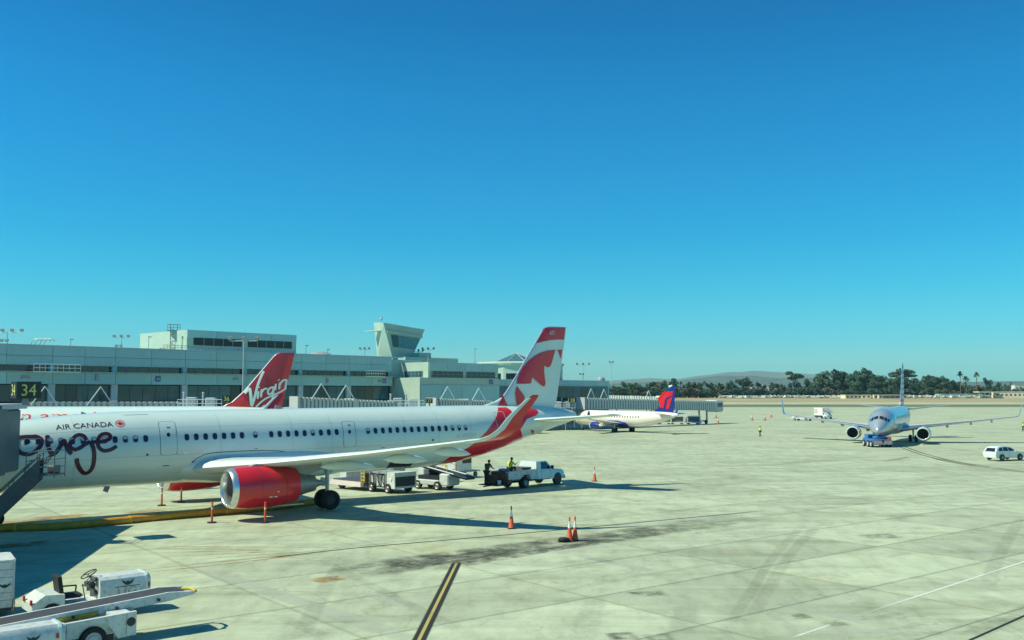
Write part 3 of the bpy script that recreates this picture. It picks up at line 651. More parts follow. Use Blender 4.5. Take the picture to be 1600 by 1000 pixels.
ap = sheet('apron_ground', [-400, 0, 30]+list(range(56, 108, 4))+[108, 112, 130, 160, 200, 230, 300, 400, 495], conc_far, lambda y: G(y)-(.07 if y < 110 else 0))
sheet('grass_strip', [495, 545, 595, 600], green, G); sheet('runway', list(range(600, 651, 10)), conc_far, G)
sheet('dry_field', list(range(650, 771, 10)), dry, G); sheet('land', [770, 2000, 6000, 14000], land, lambda y: 1.85, lambda y: 900+y*.9)
filler = mat('joint_filler', (.10, .10, .085), .9)
# every concrete slab that can be told apart, with recessed joints
slabs = []; random.seed(5)
def scr(p):
    d = Vector(p)-CAM; Z = d.y*CP+d.z*SP; return 800+F*d.x/max(Z, .1), 500-F*(-d.y*SP+d.z*CP)/max(Z, .1)
for i in range(-20, 30):
    for j in range(-12, 40):
        cs = [JA*(OA+PA*(i+a))+JB*(OB+PB*(j+c)) for a, c in ((0, 0), (1, 0), (1, 1), (0, 1))]
        cen = (cs[0]+cs[2])/2
        if cen.y < 20 or cen.y > 98: continue
        if not any(-60 < scr(c)[0] < 1660 and c.y > 1 for c in cs+[cen]): continue
        g = .011; b = MB(); dz = random.uniform(-.003, .003); vs = []
        for (sa, sc_), c in zip(((1, 1), (-1, 1), (-1, -1), (1, -1)), cs):
            p = c+JA*(g*sa)+JB*(g*sc_); vs.append((p.x-cen.x, p.y-cen.y, G(p.y)))
        vs = [(x, y, z-.05) for x, y, z in vs]+[(x, y, z+dz*0) for x, y, z in vs]
        b.add(vs, [(4, 5, 6, 7), (0, 1, 5, 4), (1, 2, 6, 5), (2, 3, 7, 6), (3, 0, 4, 7)])
        o = b.build('slab', conc, ap); o.location = (cen.x, cen.y, 0); slabs.append(cen)
b = MB()
for cen in slabs: pass
fb = MB()
fb.add([(-75, 18, -.052), (75, 18, -.052), (75, 56, -.052), (-75, 56, -.052)], [(0, 1, 2, 3)])
for y0 in range(56, 92, 4): fb.add([(-75, y0, G(y0)-.052), (75, y0, G(y0)-.052), (75, y0+4, G(y0+4)-.052), (-75, y0+4, G(y0+4)-.052)], [(0, 1, 2, 3)])
fb.build('joint_filler', filler, ap)
print('slabs', len(slabs))
# painted lines, rubber and stains: sheets just above the slabs
def soft(name, col, k, scale=1.2, lo=.35, hi=.65, rot=0):
    m = bpy.data.materials.new(name); m.use_nodes = True; t = m.node_tree; N = t.nodes; L = t.links; b = N['Principled BSDF']; b.inputs['Base Color'].default_value = (*col, 1); b.inputs['Roughness'].default_value = .85; b.inputs['Specular IOR Level'].default_value = .2
    uv = N.new('ShaderNodeUVMap'); s = N.new('ShaderNodeSeparateXYZ'); L.new(uv.outputs[0], s.inputs[0])
    geo = N.new('ShaderNodeNewGeometry'); n = N.new('ShaderNodeTexNoise'); n.inputs['Scale'].default_value = scale; n.inputs['Detail'].default_value = 9; n.inputs['Roughness'].default_value = .72; L.new(geo.outputs['Position'], n.inputs['Vector'])
    r = N.new('ShaderNodeMapRange'); r.inputs[1].default_value = lo; r.inputs[2].default_value = hi; L.new(n.outputs['Fac'], r.inputs[0])
    outs = []
    for ch in ('X', 'Y'):
        p = N.new('ShaderNodeMath'); p.operation = 'PINGPONG'; p.inputs[1].default_value = .5; L.new(s.outputs[ch], p.inputs[0])
        q = N.new('ShaderNodeMapRange'); q.interpolation_type = 'SMOOTHSTEP'; q.inputs[1].default_value = 0; q.inputs[2].default_value = .22 if ch == 'X' else (.28 if k < .9 else .06); L.new(p.outputs[0], q.inputs[0]); outs.append(q.outputs[0])
    a = N.new('ShaderNodeMath'); a.operation = 'MULTIPLY'; L.new(outs[0], a.inputs[0]); L.new(outs[1], a.inputs[1])
    c = N.new('ShaderNodeMath'); c.operation = 'MULTIPLY'; L.new(a.outputs[0], c.inputs[0]); L.new(r.outputs[0], c.inputs[1])
    d = N.new('ShaderNodeMath'); d.operation = 'MULTIPLY'; d.inputs[1].default_value = k; L.new(c.outputs[0], d.inputs[0]); L.new(d.outputs[0], b.inputs['Alpha'])
    return m
rub_m = soft('tyre_rubber_marks', (.09, .095, .08), .12, 3, .25, .6); stain_m = soft('oil_stain', (.05, .05, .045), .75, 1.3, .40, .70); grime_m = soft('grime', (.07, .075, .068), .72, .7, .35, .62)
yel_m = soft('worn_yellow_line', (.44, .36, .13), .95, 5, .22, .40); wht_m = soft('worn_white_line', (.66, .70, .64), .85, 4, .2, .42); blk_m = soft('black_line_border', (.03, .032, .03), 1.3, 5, .15, .35)
rust_m = soft('rust_stain', (.42, .24, .09), .8, 1.5, .35, .6); pale_m = soft('pale_repair', (.52, .54, .46), .5, 1.0, .3, .55)
def strip(name, pts, w, m, lv=1, world=False):
    P = [Vector(p) if world else gnd(*p) for p in pts]
    if len(P) > 2:
        Q = [P[0]*2-P[1]]+P+[P[-1]*2-P[-2]]; c = []
        for i in range(1, len(Q)-2):
            for j in range(6):
                t = j/6; a, b_, d, e = Q[i-1], Q[i], Q[i+1], Q[i+2]; c.append(.5*((2*b_)+(d-a)*t+(2*a-5*b_+4*d-e)*t*t+(3*b_-a-3*d+e)*t**3))
        P = c+[Q[-2]]
    else: P = [P[0]+(P[1]-P[0])*(k/14) for k in range(15)]
    me = bpy.data.meshes.new(name); vs = []; fs = []; uv = []
    for i, p in enumerate(P):
        d = P[min(i+1, len(P)-1)]-P[max(i-1, 0)]; nn = Vector((-d.y, d.x, 0)).normalized(); ww = w(i/(len(P)-1)) if callable(w) else w
        for s_ in (-1, 1):
            q = p+nn*(s_*ww/2); vs.append((q.x, q.y, G(q.y)+.004*lv)); uv.append(((s_+1)/2, i/(len(P)-1)))
        if i: o = 2*i-2; fs.append((o, o+1, o+3, o+2))
    me.from_pydata(vs, [], fs); u = me.uv_layers.new(name='UVMap')
    for l in me.loops: u.data[l.index].uv = uv[l.vertex_index]
    me.materials.append(m); return link(name, me, ap)
def blot(name, x, y, rx, ry, m, rot=0, lv=1):
    c = gnd(x, y); d = Vector((cos(rot), sin(rot), 0)); strip(name, [tuple(c-d*rx), tuple(c+d*rx)], ry*2, m, lv, True)
strip('black_border', [(640, 1030), (715, 877)], .46, blk_m, 2); strip('yellow_line', [(640, 1030), (715, 877)], .13, yel_m, 3)
strip('white_line', [(1310, 972), (1680, 852)], .16, wht_m, 2); strip('white_line', [(1230, 999), (1310, 972)], .13, wht_m, 1)
strip('dark_band', [(1480, 1010), (1640, 936)], .9, rub_m, 2); strip('black_border', [(1490, 1012), (1650, 940)], .1, blk_m, 3)
tx = [(1392, 692), (1412, 699), (1440, 709), (1470, 717), (1500, 723), (1550, 731), (1620, 740)]
brown_m = soft('brown_line', (.12, .08, .05), .95, 2, .15, .35)
def offs(pts, d):
    P = [gnd(*p) for p in pts]; o = []
    for i, p in enumerate(P): v = P[min(i+1, len(P)-1)]-P[max(i-1, 0)]; n_ = Vector((-v.y, v.x, 0)).normalized(); o.append(tuple(p+n_*d))
    return o
strip('taxi_line_edge', offs(tx, .38), .3, brown_m, 2, True); strip('taxi_line_edge', offs(tx, -.38), .3, brown_m, 2, True)
tx = [(1445, 706), (1434, 711), (1400, 717), (1330, 724), (1200, 737), (1100, 745)]
strip('taxi_line_edge', tx, .3, rub_m, 2); strip('yellow_line', [(1425, 713), (1400, 717), (1380, 719)], .6, rust_m, 3); strip('yellow_line', [(1480, 700), (1540, 708)], .5, rust_m, 3)
strip('yellow_line', [(210, 853), (400, 855), (570, 856)], .14, rust_m, 2); strip('yellow_line', [(200, 897), (330, 884), (440, 871), (540, 859)], .2, rust_m, 2)
for k in range(5): strip('hatch_line', [(215+k*22, 858+k*6), (420+k*20, 858+k*1.2)], .16, rust_m, 3)
strip('pale_strip', [(300, 884), (690, 1015)], 1.0, pale_m, 1)
strip('tyre_mark', [(552, 856), (520, 900), (487, 960), (462, 1010)], .75, rub_m, 3); strip('tyre_mark', [(488, 868), (560, 905), (640, 945), (770, 1010)], .6, rub_m, 4)
strip('tyre_mark', [(1300, 800), (1240, 860), (1195, 930), (1150, 1005)], .6, rub_m, 3); strip('tyre_mark', [(1275, 800), (1215, 862), (1170, 930), (1120, 1005)], .5, rub_m, 4)
strip('tyre_mark', [(935, 925), (905, 1005)], 1.0, rub_m, 3); strip('tyre_mark', [(1075, 935), (1060, 1005)], 1.0, rub_m, 3); pass
strip('tyre_mark', [(1600, 800), (1560, 870), (1540, 930)], .7, rub_m, 3); strip('tyre_mark', [(800, 940), (1000, 900), (1200, 870)], .5, rub_m, 3)
strip('grime_band', [(500, 905), (640, 880), (800, 858), (1000, 832), (1200, 803)], 3.2, grime_m, 1); strip('oil_stain', [(575, 902), (660, 880), (740, 868), (860, 848)], 1.9, stain_m, 2); strip('oil_stain', [(640, 897), (760, 876), (880, 856), (1010, 836)], 1.0, stain_m, 3)
strip('joint_seam', [(420, 872), (560, 856), (800, 835), (1205, 797)], .16, blk_m, 2); strip('joint_seam', [(700, 880), (900, 850), (1160, 812)], .12, rub_m, 2)
for x, y, rx, ry in ((970, 993), (1022, 997), (1305, 973), (1345, 990), (1275, 962)) and ((972, 994, .5, .3), (1030, 996, .5, .3), (1303, 973, .45, .3), (1250, 963, .4, .25), (1375, 838, 1.2, .5), (1010, 928, .8, .3)): blot('oil_stain', x, y, rx, ry*1.6, stain_m, .2, 2)
for x, y, rx, ry in ((35, 815, 1.7, .45), (97, 808, 1.7, .5), (228, 800, 1.4, .45), (25, 852, 1.6, .4), (515, 905, .8, .3)): blot('rust_stain', x, y, rx, ry*2, rust_m, .6, 1)
random.seed(11)
for k in range(46):
    y = 612+random.uniform(48, 380); x = random.uniform(450 if y > 800 else 900, 1600); D = 10380/(y-612)
    blot('rubber_smear' if k % 3 else 'pale_patch', x, y, random.uniform(.5, 1.6)*D/18, random.uniform(.12, .4)*D/22, (rub_m if k % 3 else pale_m), random.choice([.64, .64, -.93, .1]), 1)

# ------------------------------------------------------------------ hills and air
def ridge(name, prof, Y, m, depth, seed):
    random.seed(seed); b = MB(); n = 160; x0, x1 = prof[0][0], prof[-1][0]; f = pchip([p[0] for p in prof], [p[1] for p in prof]); rows = []
    ns = [random.uniform(-1, 1) for _ in range(400)]
    def nz(t): i = int(t); q = t-i; return ns[i % 400]*(1-q)+ns[(i+1) % 400]*q
    for j, (dy, k) in enumerate(((-depth*.9, 0), (-depth*.6, .35), (-depth*.3, .72), (0, 1), (depth*.5, .6), (depth, 0))):
        r = []
        for i in range(n+1):
            x = x0+(x1-x0)*i/n; h = (YH-f(x))/F*Y+H; h = h*k*(1+.05*nz(i*.4+j*37)+.05*nz(i*.13+j*11))+(.012*h*nz(i*1.7+j*5))
            yy = Y+dy*(1+.15*nz(i*.23+j*9)); r.append(((x-800)/F*Y*(1+dy/Y*.6), yy, 1.85+max(-1, h)))
        rows.append(r)
    for j in range(len(rows)-1):
        o = len(b.v); b.v += rows[j]+rows[j+1]
        for i in range(n): b.f.append((o+i, o+i+1, o+n+2+i, o+n+1+i)); b.mi.append(0)
    return b.build(name, m, kind='structure', smooth=60)
ridge('hill', [(300, 606), (700, 604), (940, 601), (975, 599), (1010, 597), (1040, 597), (1075, 594), (1110, 590), (1150, 589), (1170, 588), (1200, 590), (1240, 589.5), (1290, 593), (1350, 598), (1420, 602), (1500, 598), (1560, 596), (1640, 597), (1900, 604)], 5200, hill_m, 1400, 2)
ridge('far_hill', [(500, 605), (900, 599), (1000, 592), (1060, 591), (1100, 587), (1150, 582), (1180, 581), (1230, 583), (1290, 586), (1350, 590), (1420, 594), (1600, 598), (2000, 606)], 11000, far_m, 1800, 4)
hz = MB(); hz.b2(-14500, 14500, -450, 14300, -2.2, 460); ho = hz.build('haze', None, kind='stuff') if False else None
me = bpy.data.meshes.new('haze'); me.from_pydata(hz.v, [], hz.f); hm = bpy.data.materials.new('haze'); hm.use_nodes = True; t = hm.node_tree; t.nodes.clear()
o_ = t.nodes.new('ShaderNodeOutputMaterial'); pv_ = t.nodes.new('ShaderNodeVolumePrincipled'); pv_.inputs['Density'].default_value = .00006; pv_.inputs['Color'].default_value = (.5, .97, 1.0, 1); pv_.inputs['Anisotropy'].default_value = 0
t.links.new(pv_.outputs[0], o_.inputs['Volume']); me.materials.append(hm); ho = link('haze', me, kind='stuff')

# ------------------------------------------------------------------ terminal
TD = Vector((.682, .731, 0)); TN = Vector((-.731, .682, 0)); TP = Vector((-65, 122, 0))
T = thing('terminal_building', 'long grey two-storey terminal with window band and glazed gates across the left background', 'terminal', TP, atan2(.731, .682))
def fac(x, y, off=0):
    r = ray(x, y); q = CAM+r*(((TP+TN*off-CAM).dot(TN))/r.dot(TN)); return (q-TP).dot(TD), q.z
b = MB(); b.b2(-70, 72, .9, 45, -1.2, 12.6); b.build('wall', panel_grey, T)
mu_m = mat('mullion', (.22, .25, .26), .5)
pan = {}
def panel(w, h, d=.12, m=panel_grey, name='cladding_panel'):
    k = (round(w, 2), round(h, 2), m.name, name)
    if k not in pan: q = MB(); q.box((0, 0, 0), (w-.05, d, h-.05)); pan[k] = q.mesh(name, m)
    return pan[k]
pil = [-64.4, -54.7, -45, -35.3, -25.6, -15.9, -5.0, 6.4, 14.8, 25.2, 35.2, 45.3, 54.9, 64.2]
for i in range(len(pil)-1):
    u0, u1 = pil[i], pil[i+1]; k = 2; w = (u1-u0)/k
    for j in range(k):
        for z0, z1 in ((10.38, 11.6), (11.6, 12.9), (7.9, 9.48)):
            z1 = min(z1, 12.9)
            link('cladding_panel', panel(w, z1-z0), T, (u0+w*(j+.5), -.06 if z0 > 8 else -.30, (z0+z1)/2))
    b = MB(); b.b2(u0-.45, u0+.45, -.12, .9, -1.2, 7.9); b.build('pilaster', light_grey, T)
    b = MB(); b.b2(u0-.3, u0+.3, .0, .6, 9.5, 10.36); b.build('window_post', panel_grey, T)
    b = MB(); b.b2(u0+.3, u1-.3, .55, .6, 9.5, 10.36); wn = b.build('window', glass_dark, T)
    b = MB()
    for j in range(1, 6): q = u0+.3+(u1-u0-.6)*j/6; b.b2(q-.035, q+.035, .48, .548, 9.5, 10.36)
    b.b2(u0+.3, u1-.3, .48, .548, 9.9, 9.95); b.build('mullion', mu_m, wn); bpy.data.objects[-1] if False else None
    nc = 5; w = (u1-u0-.9)/nc
    for j in range(nc):
        for r_ in range(4):
            link('pane', panel(w+.0, 2.2, .04, glass_teal, 'pane'), T, (u0+.45+w*(j+.5), .35, .1+2.2*r_+.0))
b = MB(); b.b2(-70, 67, -.9, .55, 9.48, 9.56); b.b2(-70, 67, .0, .9, 12.9, 13.05); b.build('ledge', light_grey, T)
b = MB(); b.b2(-70, 64.3, .45, .9, -1.2, 9.45); b.build('mullion_backing', dark_metal, T)
# projecting block with a sunlit side wall
b = MB(); b.b2(64.7, 84.3, -6.95, 1, -1.2, 9.35); b.b2(66.9, 84.3, -6.65, 2, 9.35, 12.05); b.build('projecting_block', pale_wall, T)
for k in range(4):
    for z in (1.2, 4.0, 6.75): link('cladding_panel', panel(4.8, 2.7), T, (64.9+4.85*(k+.5), -7.02, z))
for k in range(4): link('cladding_panel', panel(4.3, 1.45), T, (66.95+4.33*(k+.5), -6.72, 11.3))
for x0, x1 in ((675, 723), (729, 773)):
    u0 = fac(x0, 585, -6.7)[0]; u1 = fac(x1, 585, -6.7)[0]; b = MB(); b.b2(u0, u1, -6.75, -6.6, 9.45, 10.45); wn = b.build('window', glass_dark, T)
    b = MB()
    for j in range(7): q = u0+(u1-u0)*j/6; b.b2(q-.05, q+.05, -6.8, -6.752, 9.45, 10.45)
    b.b2(u0, u1, -6.8, -6.752, 9.92, 9.98); b.build('mullion', mu_m, wn)
b = MB(); b.b2(66.84, 66.899, -5.2, -.4, 9.5, 10.5); wn = b.build('window', glass_teal, T)
b = MB()
for j in range(6): q = -5.2+4.8*j/5; b.b2(66.80, 66.838, q-.05, q+.05, 9.5, 10.5)
b.b2(66.80, 66.838, -5.2, -.4, 9.97, 10.03); b.build('mullion', mu_m, wn)
# block letters / small gate signs on the facade
def gate_plate(x, y, txt, off=-.42, s=.75):
    u, z = fac(x, y, off); b = MB(); b.b2(u-s/2, u+s/2, off-.04, off, z-s/2, z+s/2); g = b.build('gate_number_plate', navy, T)
    text_obj('number', txt, (u-s*.38, off-.04, z-s*.25), (1, 0, 0), (0, 0, 1), s*.76, s*.5, plane_white, g, .012)
gate_plate(247, 592, '36'); gate_plate(601, 595, 'G'); gate_plate(768, 597, 'C', -7.15)
# penthouse
b = MB(); b.b2(29.7, 49.8, 8, 23.6, 12.5, 16.55); ph = b.build('penthouse', pale_wall, T)
for k in range(4):
    for z in (13.2, 15.95): link('cladding_panel', panel(5.0, 1.15), ph, (29.72+5.02*(k+.5), 7.94, z))
for x0, x1 in ((303, 378), (388, 456)):
    u0 = fac(x0, 535, 7.9)[0]; u1 = fac(x1, 535, 7.9)[0]; b = MB(); b.b2(u0, u1, 7.86, 7.98, 14.2, 15.35); lv = b.build('louvre', dark_metal, ph)
    for k in range(4): b = MB(); q = u0+(u1-u0)*(k+1)/5; b.b2(q-.04, q+.04, 7.82, 7.86, 14.2, 15.35); b.build('louvre_post', grey_paint, lv)
# control tower with the leaning walls
TW = thing('control_tower', 'short leaning control tower with flared glazed cab standing above the terminal roof', 'control tower', TP, atan2(.731, .682))
def tw(x, y, v): u, z = fac(x, y, v); return (u, v, z)
v0 = 13; nb, ntp = tw(614, 562, v0), tw(599, 504, v0); rb, rt = tw(641, 564, v0), tw(664, 515, v0)
fb_, ft = tw(590, 562, v0+6.5), tw(584, 504, v0+6.5)
fr, frt = (rb[0], v0+6.5, rb[2]), (rt[0], v0+6.5, rt[2])
b = MB(); b.loft([[nb, rb, fr, fb_], [ntp, rt, frt, ft]], True, True); b.build('tower_body', pale_wall, TW)
def lerp(a, c, t): return tuple(a[i]+(c[i]-a[i])*t for i in range(3))
def facep(s, t): return lerp(lerp(nb, rb, s), lerp(ntp, rt, s), t)
def glz(name, s0, s1, t0, t1, m, off):
    b = MB(); q = [Vector(facep(*k)) for k in ((s0, t0), (s1, t0), (s1, t1), (s0, t1))]; b.loft([[v+Vector((0, -off, 0)) for v in q], [v+Vector((0, .05, 0)) for v in q]], True, True); return b.build(name, m, TW)
for k in range(4): glz('window', .13+.215*k, .13+.215*k+.2, .36, .70, glass_dark if k < 1 else roof_blue, .06)  # paler panes hold the reflected sky in their colour
glz('window_ledge', .02, 1.0, .72, .80, pale_wall, .35)
def left(s, t): return lerp(lerp(nb, fb_, s), lerp(ntp, ft, s), t)
for s0, s1, t0, t1 in ((.68, .84, .2, .68), (.12, .3, .45, .72)):
    b = MB(); q = [Vector(left(*k)) for k in ((s0, t0), (s1, t0), (s1, t1), (s0, t1))]; b.loft([[v+Vector((-.06, 0, 0)) for v in q], [v+Vector((.1, 0, 0)) for v in q]], True, True); b.build('window', glass_dark, TW)
q = Vector(left(.5, .78)); b = MB(); b.box(q+Vector((-.35, 0, 0)), (1.2, 6.9, .18)); b.build('canopy', pale_wall, TW)
b = MB(); q = Vector(ntp); b.tube(q+Vector((.3, 1, 0)), q+Vector((.3, 1, .7)), .06); b.sphere(q+Vector((.3, 1, .8)), .3, 8); b.build('beacon', light_grey, TW)
b = MB(); b.b2(76, 90, 10, 20, 12.5, 13.6); b.b2(80.5, 83.5, 11, 13, 13.6, 14.6); b.build('plinth', pale_wall, TW)
# rotunda and the low glazed end
RT = thing('rotunda', 'pale octagonal rotunda with dark pyramid skylight behind the white and red tail fin', 'rotunda', at(812, 600, 208), .4); RT.location.z = 0
b = MB(); b.lathe([(-1.2, 9.3), (12.55, 9.3)], (0, 0, 0), 'z', 16, True, True); b.build('wall', pale_wall, RT)
b = MB(); b.lathe([(12.5, 9.6), (12.9, 9.7), (13.2, 9.0), (13.3, 5.4)], (0, 0, 0), 'z', 32, True, True); b.build('roof', pale_wall, RT)
b = MB(); b.lathe([(13.3, 4.7), (15.2, .15)], (-.8, 0, 0), 'z', 8, True, True); sk = b.build('skylight', roof_blue, RT)
b = MB()
for k in range(8): a = 2*pi*k/8; b.tube((4.75*cos(a)-.8, 4.75*sin(a), 13.33), (-.8, 0, 15.28), .07, .07, 5)
b.build('skylight_rib', light_grey, sk)
b = MB()
for k in range(16):
    a = 2*pi*(k+.5)/16; b.box((9.14*cos(a), 9.14*sin(a), 10.1), (.1, 2.5, 1.2), rz=a)
for k in range(16):
    a = 2*pi*(k+.5)/16; q = MB(); q.box((9.16*cos(a), 9.16*sin(a), 10.1), (.1, 2.4, 1.2), rz=a); q.build('window', glass_dark, RT)
EB = thing('glazed_end_building', 'low flat-roofed glazed end of the terminal right of the white and red tail', 'building', TP, atan2(.731, .682))
b = MB(); b.b2(84.3, 128.3, 1, 30, -1.2, 9.3); b.build('wall', panel_grey, EB)
for k in range(9): link('cladding_panel', panel(4.85, 1.1), EB, (84.5+4.87*(k+.5), .93, 8.85))
for k in range(18):
    for r_ in range(3): link('pane', panel(2.4, 2.7, .05, glass_teal, 'pane'), EB, (85.5+2.42*k, .93, .4+2.72*r_+.9))
b = MB(); b.b2(100, 116, 6, 20, 9.3, 12.6); b.build('upper_storey', pale_wall, EB)
for k in range(3): b = MB(); b.b2(102.0+4.8*k, 106+4.8*k, 5.9, 6.02, 10, 11.6); b.build('window', glass_teal, EB)
# things on the roof
def floodmast(x, yt, Y, zb, n, label, arm=1.3, lower=False):
    p = at(x, yt, Y); zt = p.z; t = thing('floodlight_mast', label, 'light mast', (p.x, Y, zb), 0, 'floodlight masts')
    hgt_ = zt-zb; b = MB(); b.tube((0, 0, 0), (0, 0, hgt_), .08, .05, 8); b.build('pole', light_grey, t)
    b = MB(); b.tube((-arm, 0, hgt_-.2), (arm, 0, hgt_-.2), .05, .05, 6); b.build('crossarm', light_grey, t)
    q = MB(); q.box((0, 0, 0), (.40, .28, .36), rx=.5); lm = q.mesh('lamp', steel)
    for k in range(n): link('lamp', lm, t, (-arm+2*arm*k/(n-1), -.15, hgt_+.1))
    if lower:
        for k in (-.7, 0): link('lamp', lm, t, (k, -.15, hgt_*.45))
    return t
floodmast(12, 517, 132, 12.9, 4, 'floodlight mast with four lamps on the terminal roof, farthest left', 2.0, True)
floodmast(190, 526, 150, 12.9, 3, 'floodlight mast with three lamps on the roof left of the penthouse', 1.1, True)
floodmast(570, 545, 190, 12.5, 3, 'small floodlight mast on the roof just left of the control tower', .9)
floodmast(654, 548, 195, 12.5, 3, 'lower floodlight mast on the roof at the right foot of the control tower', .9)
floodmast(669, 545, 188, 12.0, 3, 'taller floodlight mast on the corner of the sunlit block', 1.1)
floodmast(911, 569, 235, 9.3, 3, 'cross-armed floodlight mast on the low roof right of the white and red tail', 1.5, True)
floodmast(955, 566, 240, 9.3, 2, 'single-lamp mast at the right end of the terminal roof', .4)
floodmast(381, 530, 112, G(112), 3, 'tall slim floodlight mast standing on the apron before the terminal', 1.6)
# lattice tower, roof pipes, vents
q = at(271, 545, 152); LT = thing('lattice_tower', 'lattice ladder tower with railed top on the roof before the penthouse', 'lattice tower', (q.x, 152, 12.9), .3)
hh = at(271, 508, 152).z-12.9
for a, c in ((-.5, -.5), (.5, -.5), (.5, .5), (-.5, .5)):
    b = MB(); b.tube((a, c, 0), (a, c, hh), .05, .05, 5); b.build('leg', steel, LT)
b = MB()
for k in range(7):
    z0, z1 = hh*k/8, hh*(k+1)/8; s_ = 1 if k % 2 else -1; b.tube((-.5*s_, -.5, z0), (.5*s_, -.5, z1), .035, .035, 4); b.tube((-.5, -.5*s_, z0), (-.5, .5*s_, z1), .035, .035, 4)
b.build('bracing', steel, LT)
b = MB(); b.box((0, 0, hh-.9), (2.0, 1.6, .12)); b.build('platform', steel, LT)
b = MB()
for k in (-.45, 0, .1): b.tube((-.95, -.8, hh+k), (.95, -.8, hh+k), .03, .03, 4)
for k in (-.95, 0, .95): b.tube((k, -.8, hh-.9), (k, -.8, hh+.1), .03, .03, 4)
b.build('railing', steel, LT)
for xx, lab in ((58, 'left pair of bent vent pipes on the terminal roof at far left'), (72, 'right pair of bent vent pipes on the terminal roof at far left')):
    p = at(xx, 536, 130); t = thing('vent_pipes', lab, 'vent pipe', (p.x, 130, 12.9), 0, 'bent vent pipes on the roof')
    for k in (0, .55): b = MB(); b.path([(k-.9+.9*(1-cos(a))*1.0, 0, max(0, .9*sin(a))*1.3) for a in [i*pi*.75/10 for i in range(11)]], .05, 6); b.build('pipe', steel, t)
for xx, Y, w_, h_, lab in ((254, 153, 2.2, 1.3, 'round rooftop exhaust fan in front of the penthouse'), (500, 175, 4.5, 1.6, 'domed roof unit left of the second domed unit, middle of the terminal roof'), (518, 180, 5, 1.0, 'low domed roof unit right of the taller domed one'), (577, 190, 1.6, .9, 'white roof box beside the control tower foot'), (646, 195, 2.2, 2.0, 'pale roof box right of the control tower'), (671, 190, 1.2, 1.2, 'small roof vent behind the sunlit block'), (939, 242, 2.0, 1.4, 'small white roof vent on the low end building')):
    p = at(xx, 550, Y); zb = 9.3 if xx > 900 else 12.6; t = thing('roof_unit', lab, 'roof unit', (p.x, Y, zb), .2)
    b = MB(); b.lathe([(0, w_/2), (h_*.55, w_/2), (h_*.8, w_*.4), (h_, w_*.15)], (0, 0, 0), 'z', 12, True, True); b.build('hood', grey_paint, t, 40)
    b = MB(); b.box((0, 0, .1), (w_*1.15, w_*1.15, .2)); b.build('curb', light_grey, t)

random.seed(21)
for xx, Y, lab in ((110, 140, 'thin roof pole with a box left of the leftmost three-lamp mast'), (232, 152, 'thin roof pole left of the lattice tower'), (284, 150, 'crooked roof pipe with a small lamp right of the lattice tower'), (478, 172, 'thin aerial at the left of the domed roof units'), (512, 176, 'thin aerial between the domed roof units'), (742, 200, 'short aerial on the roof left of the rotunda')):
    p = at(xx, 550, Y); t = thing('roof_pole', lab, 'roof pole', (p.x, Y, 12.6), 0); hh = 1.6+random.random()*2; b = MB(); b.tube((0, 0, 0), (0, 0, hh), .05, .04, 6); b.build('pole', steel, t); b = MB(); b.box((.15, 0, hh), (.5, .2, .15)); b.build('head', steel, t)
b = MB(); 
for k in range(30): u = 22+1.1*k*.5; b.tube((u, .3, 13.05), (u, .3, 13.65), .025, .025, 4)
b.tube((22, .3, 13.65), (38, .3, 13.65), .03, .03, 4); b.tube((22, .3, 13.35), (38, .3, 13.35), .025, .025, 4); b.build('roof_railing', steel, T)
for k, (u, z, w_, h_) in enumerate(((2.5, 8.6, 1.0, .35), (12, 8.4, .3, .9), (33, 8.7, .8, .3), (50, 8.4, .4, .7), (61, 8.6, .9, .3))): b = MB(); b.b2(u, u+w_, -.55, -.36, z, z+h_); b.build('wall_lamp' if k % 2 else 'vent_grille', steel, T)
for u0, u1 in ((3.5, 9.5), (57.5, 61.5)):
    b = MB(); b.b2(u0, u1, -1.6, -.36, 9.42, 9.56); bal = b.build('balcony', plane_white, T)
    b = MB()
    for k in range(9): q = u0+(u1-u0)*k/8; b.tube((q, -1.55, 9.5), (q, -1.55, 10.5), .03, .03, 4)
    b.tube((u0, -1.55, 10.5), (u1, -1.55, 10.5), .035, .035, 4); b.tube((u0, -1.55, 10.0), (u1, -1.55, 10.0), .03, .03, 4); b.build('railing', plane_white, bal)
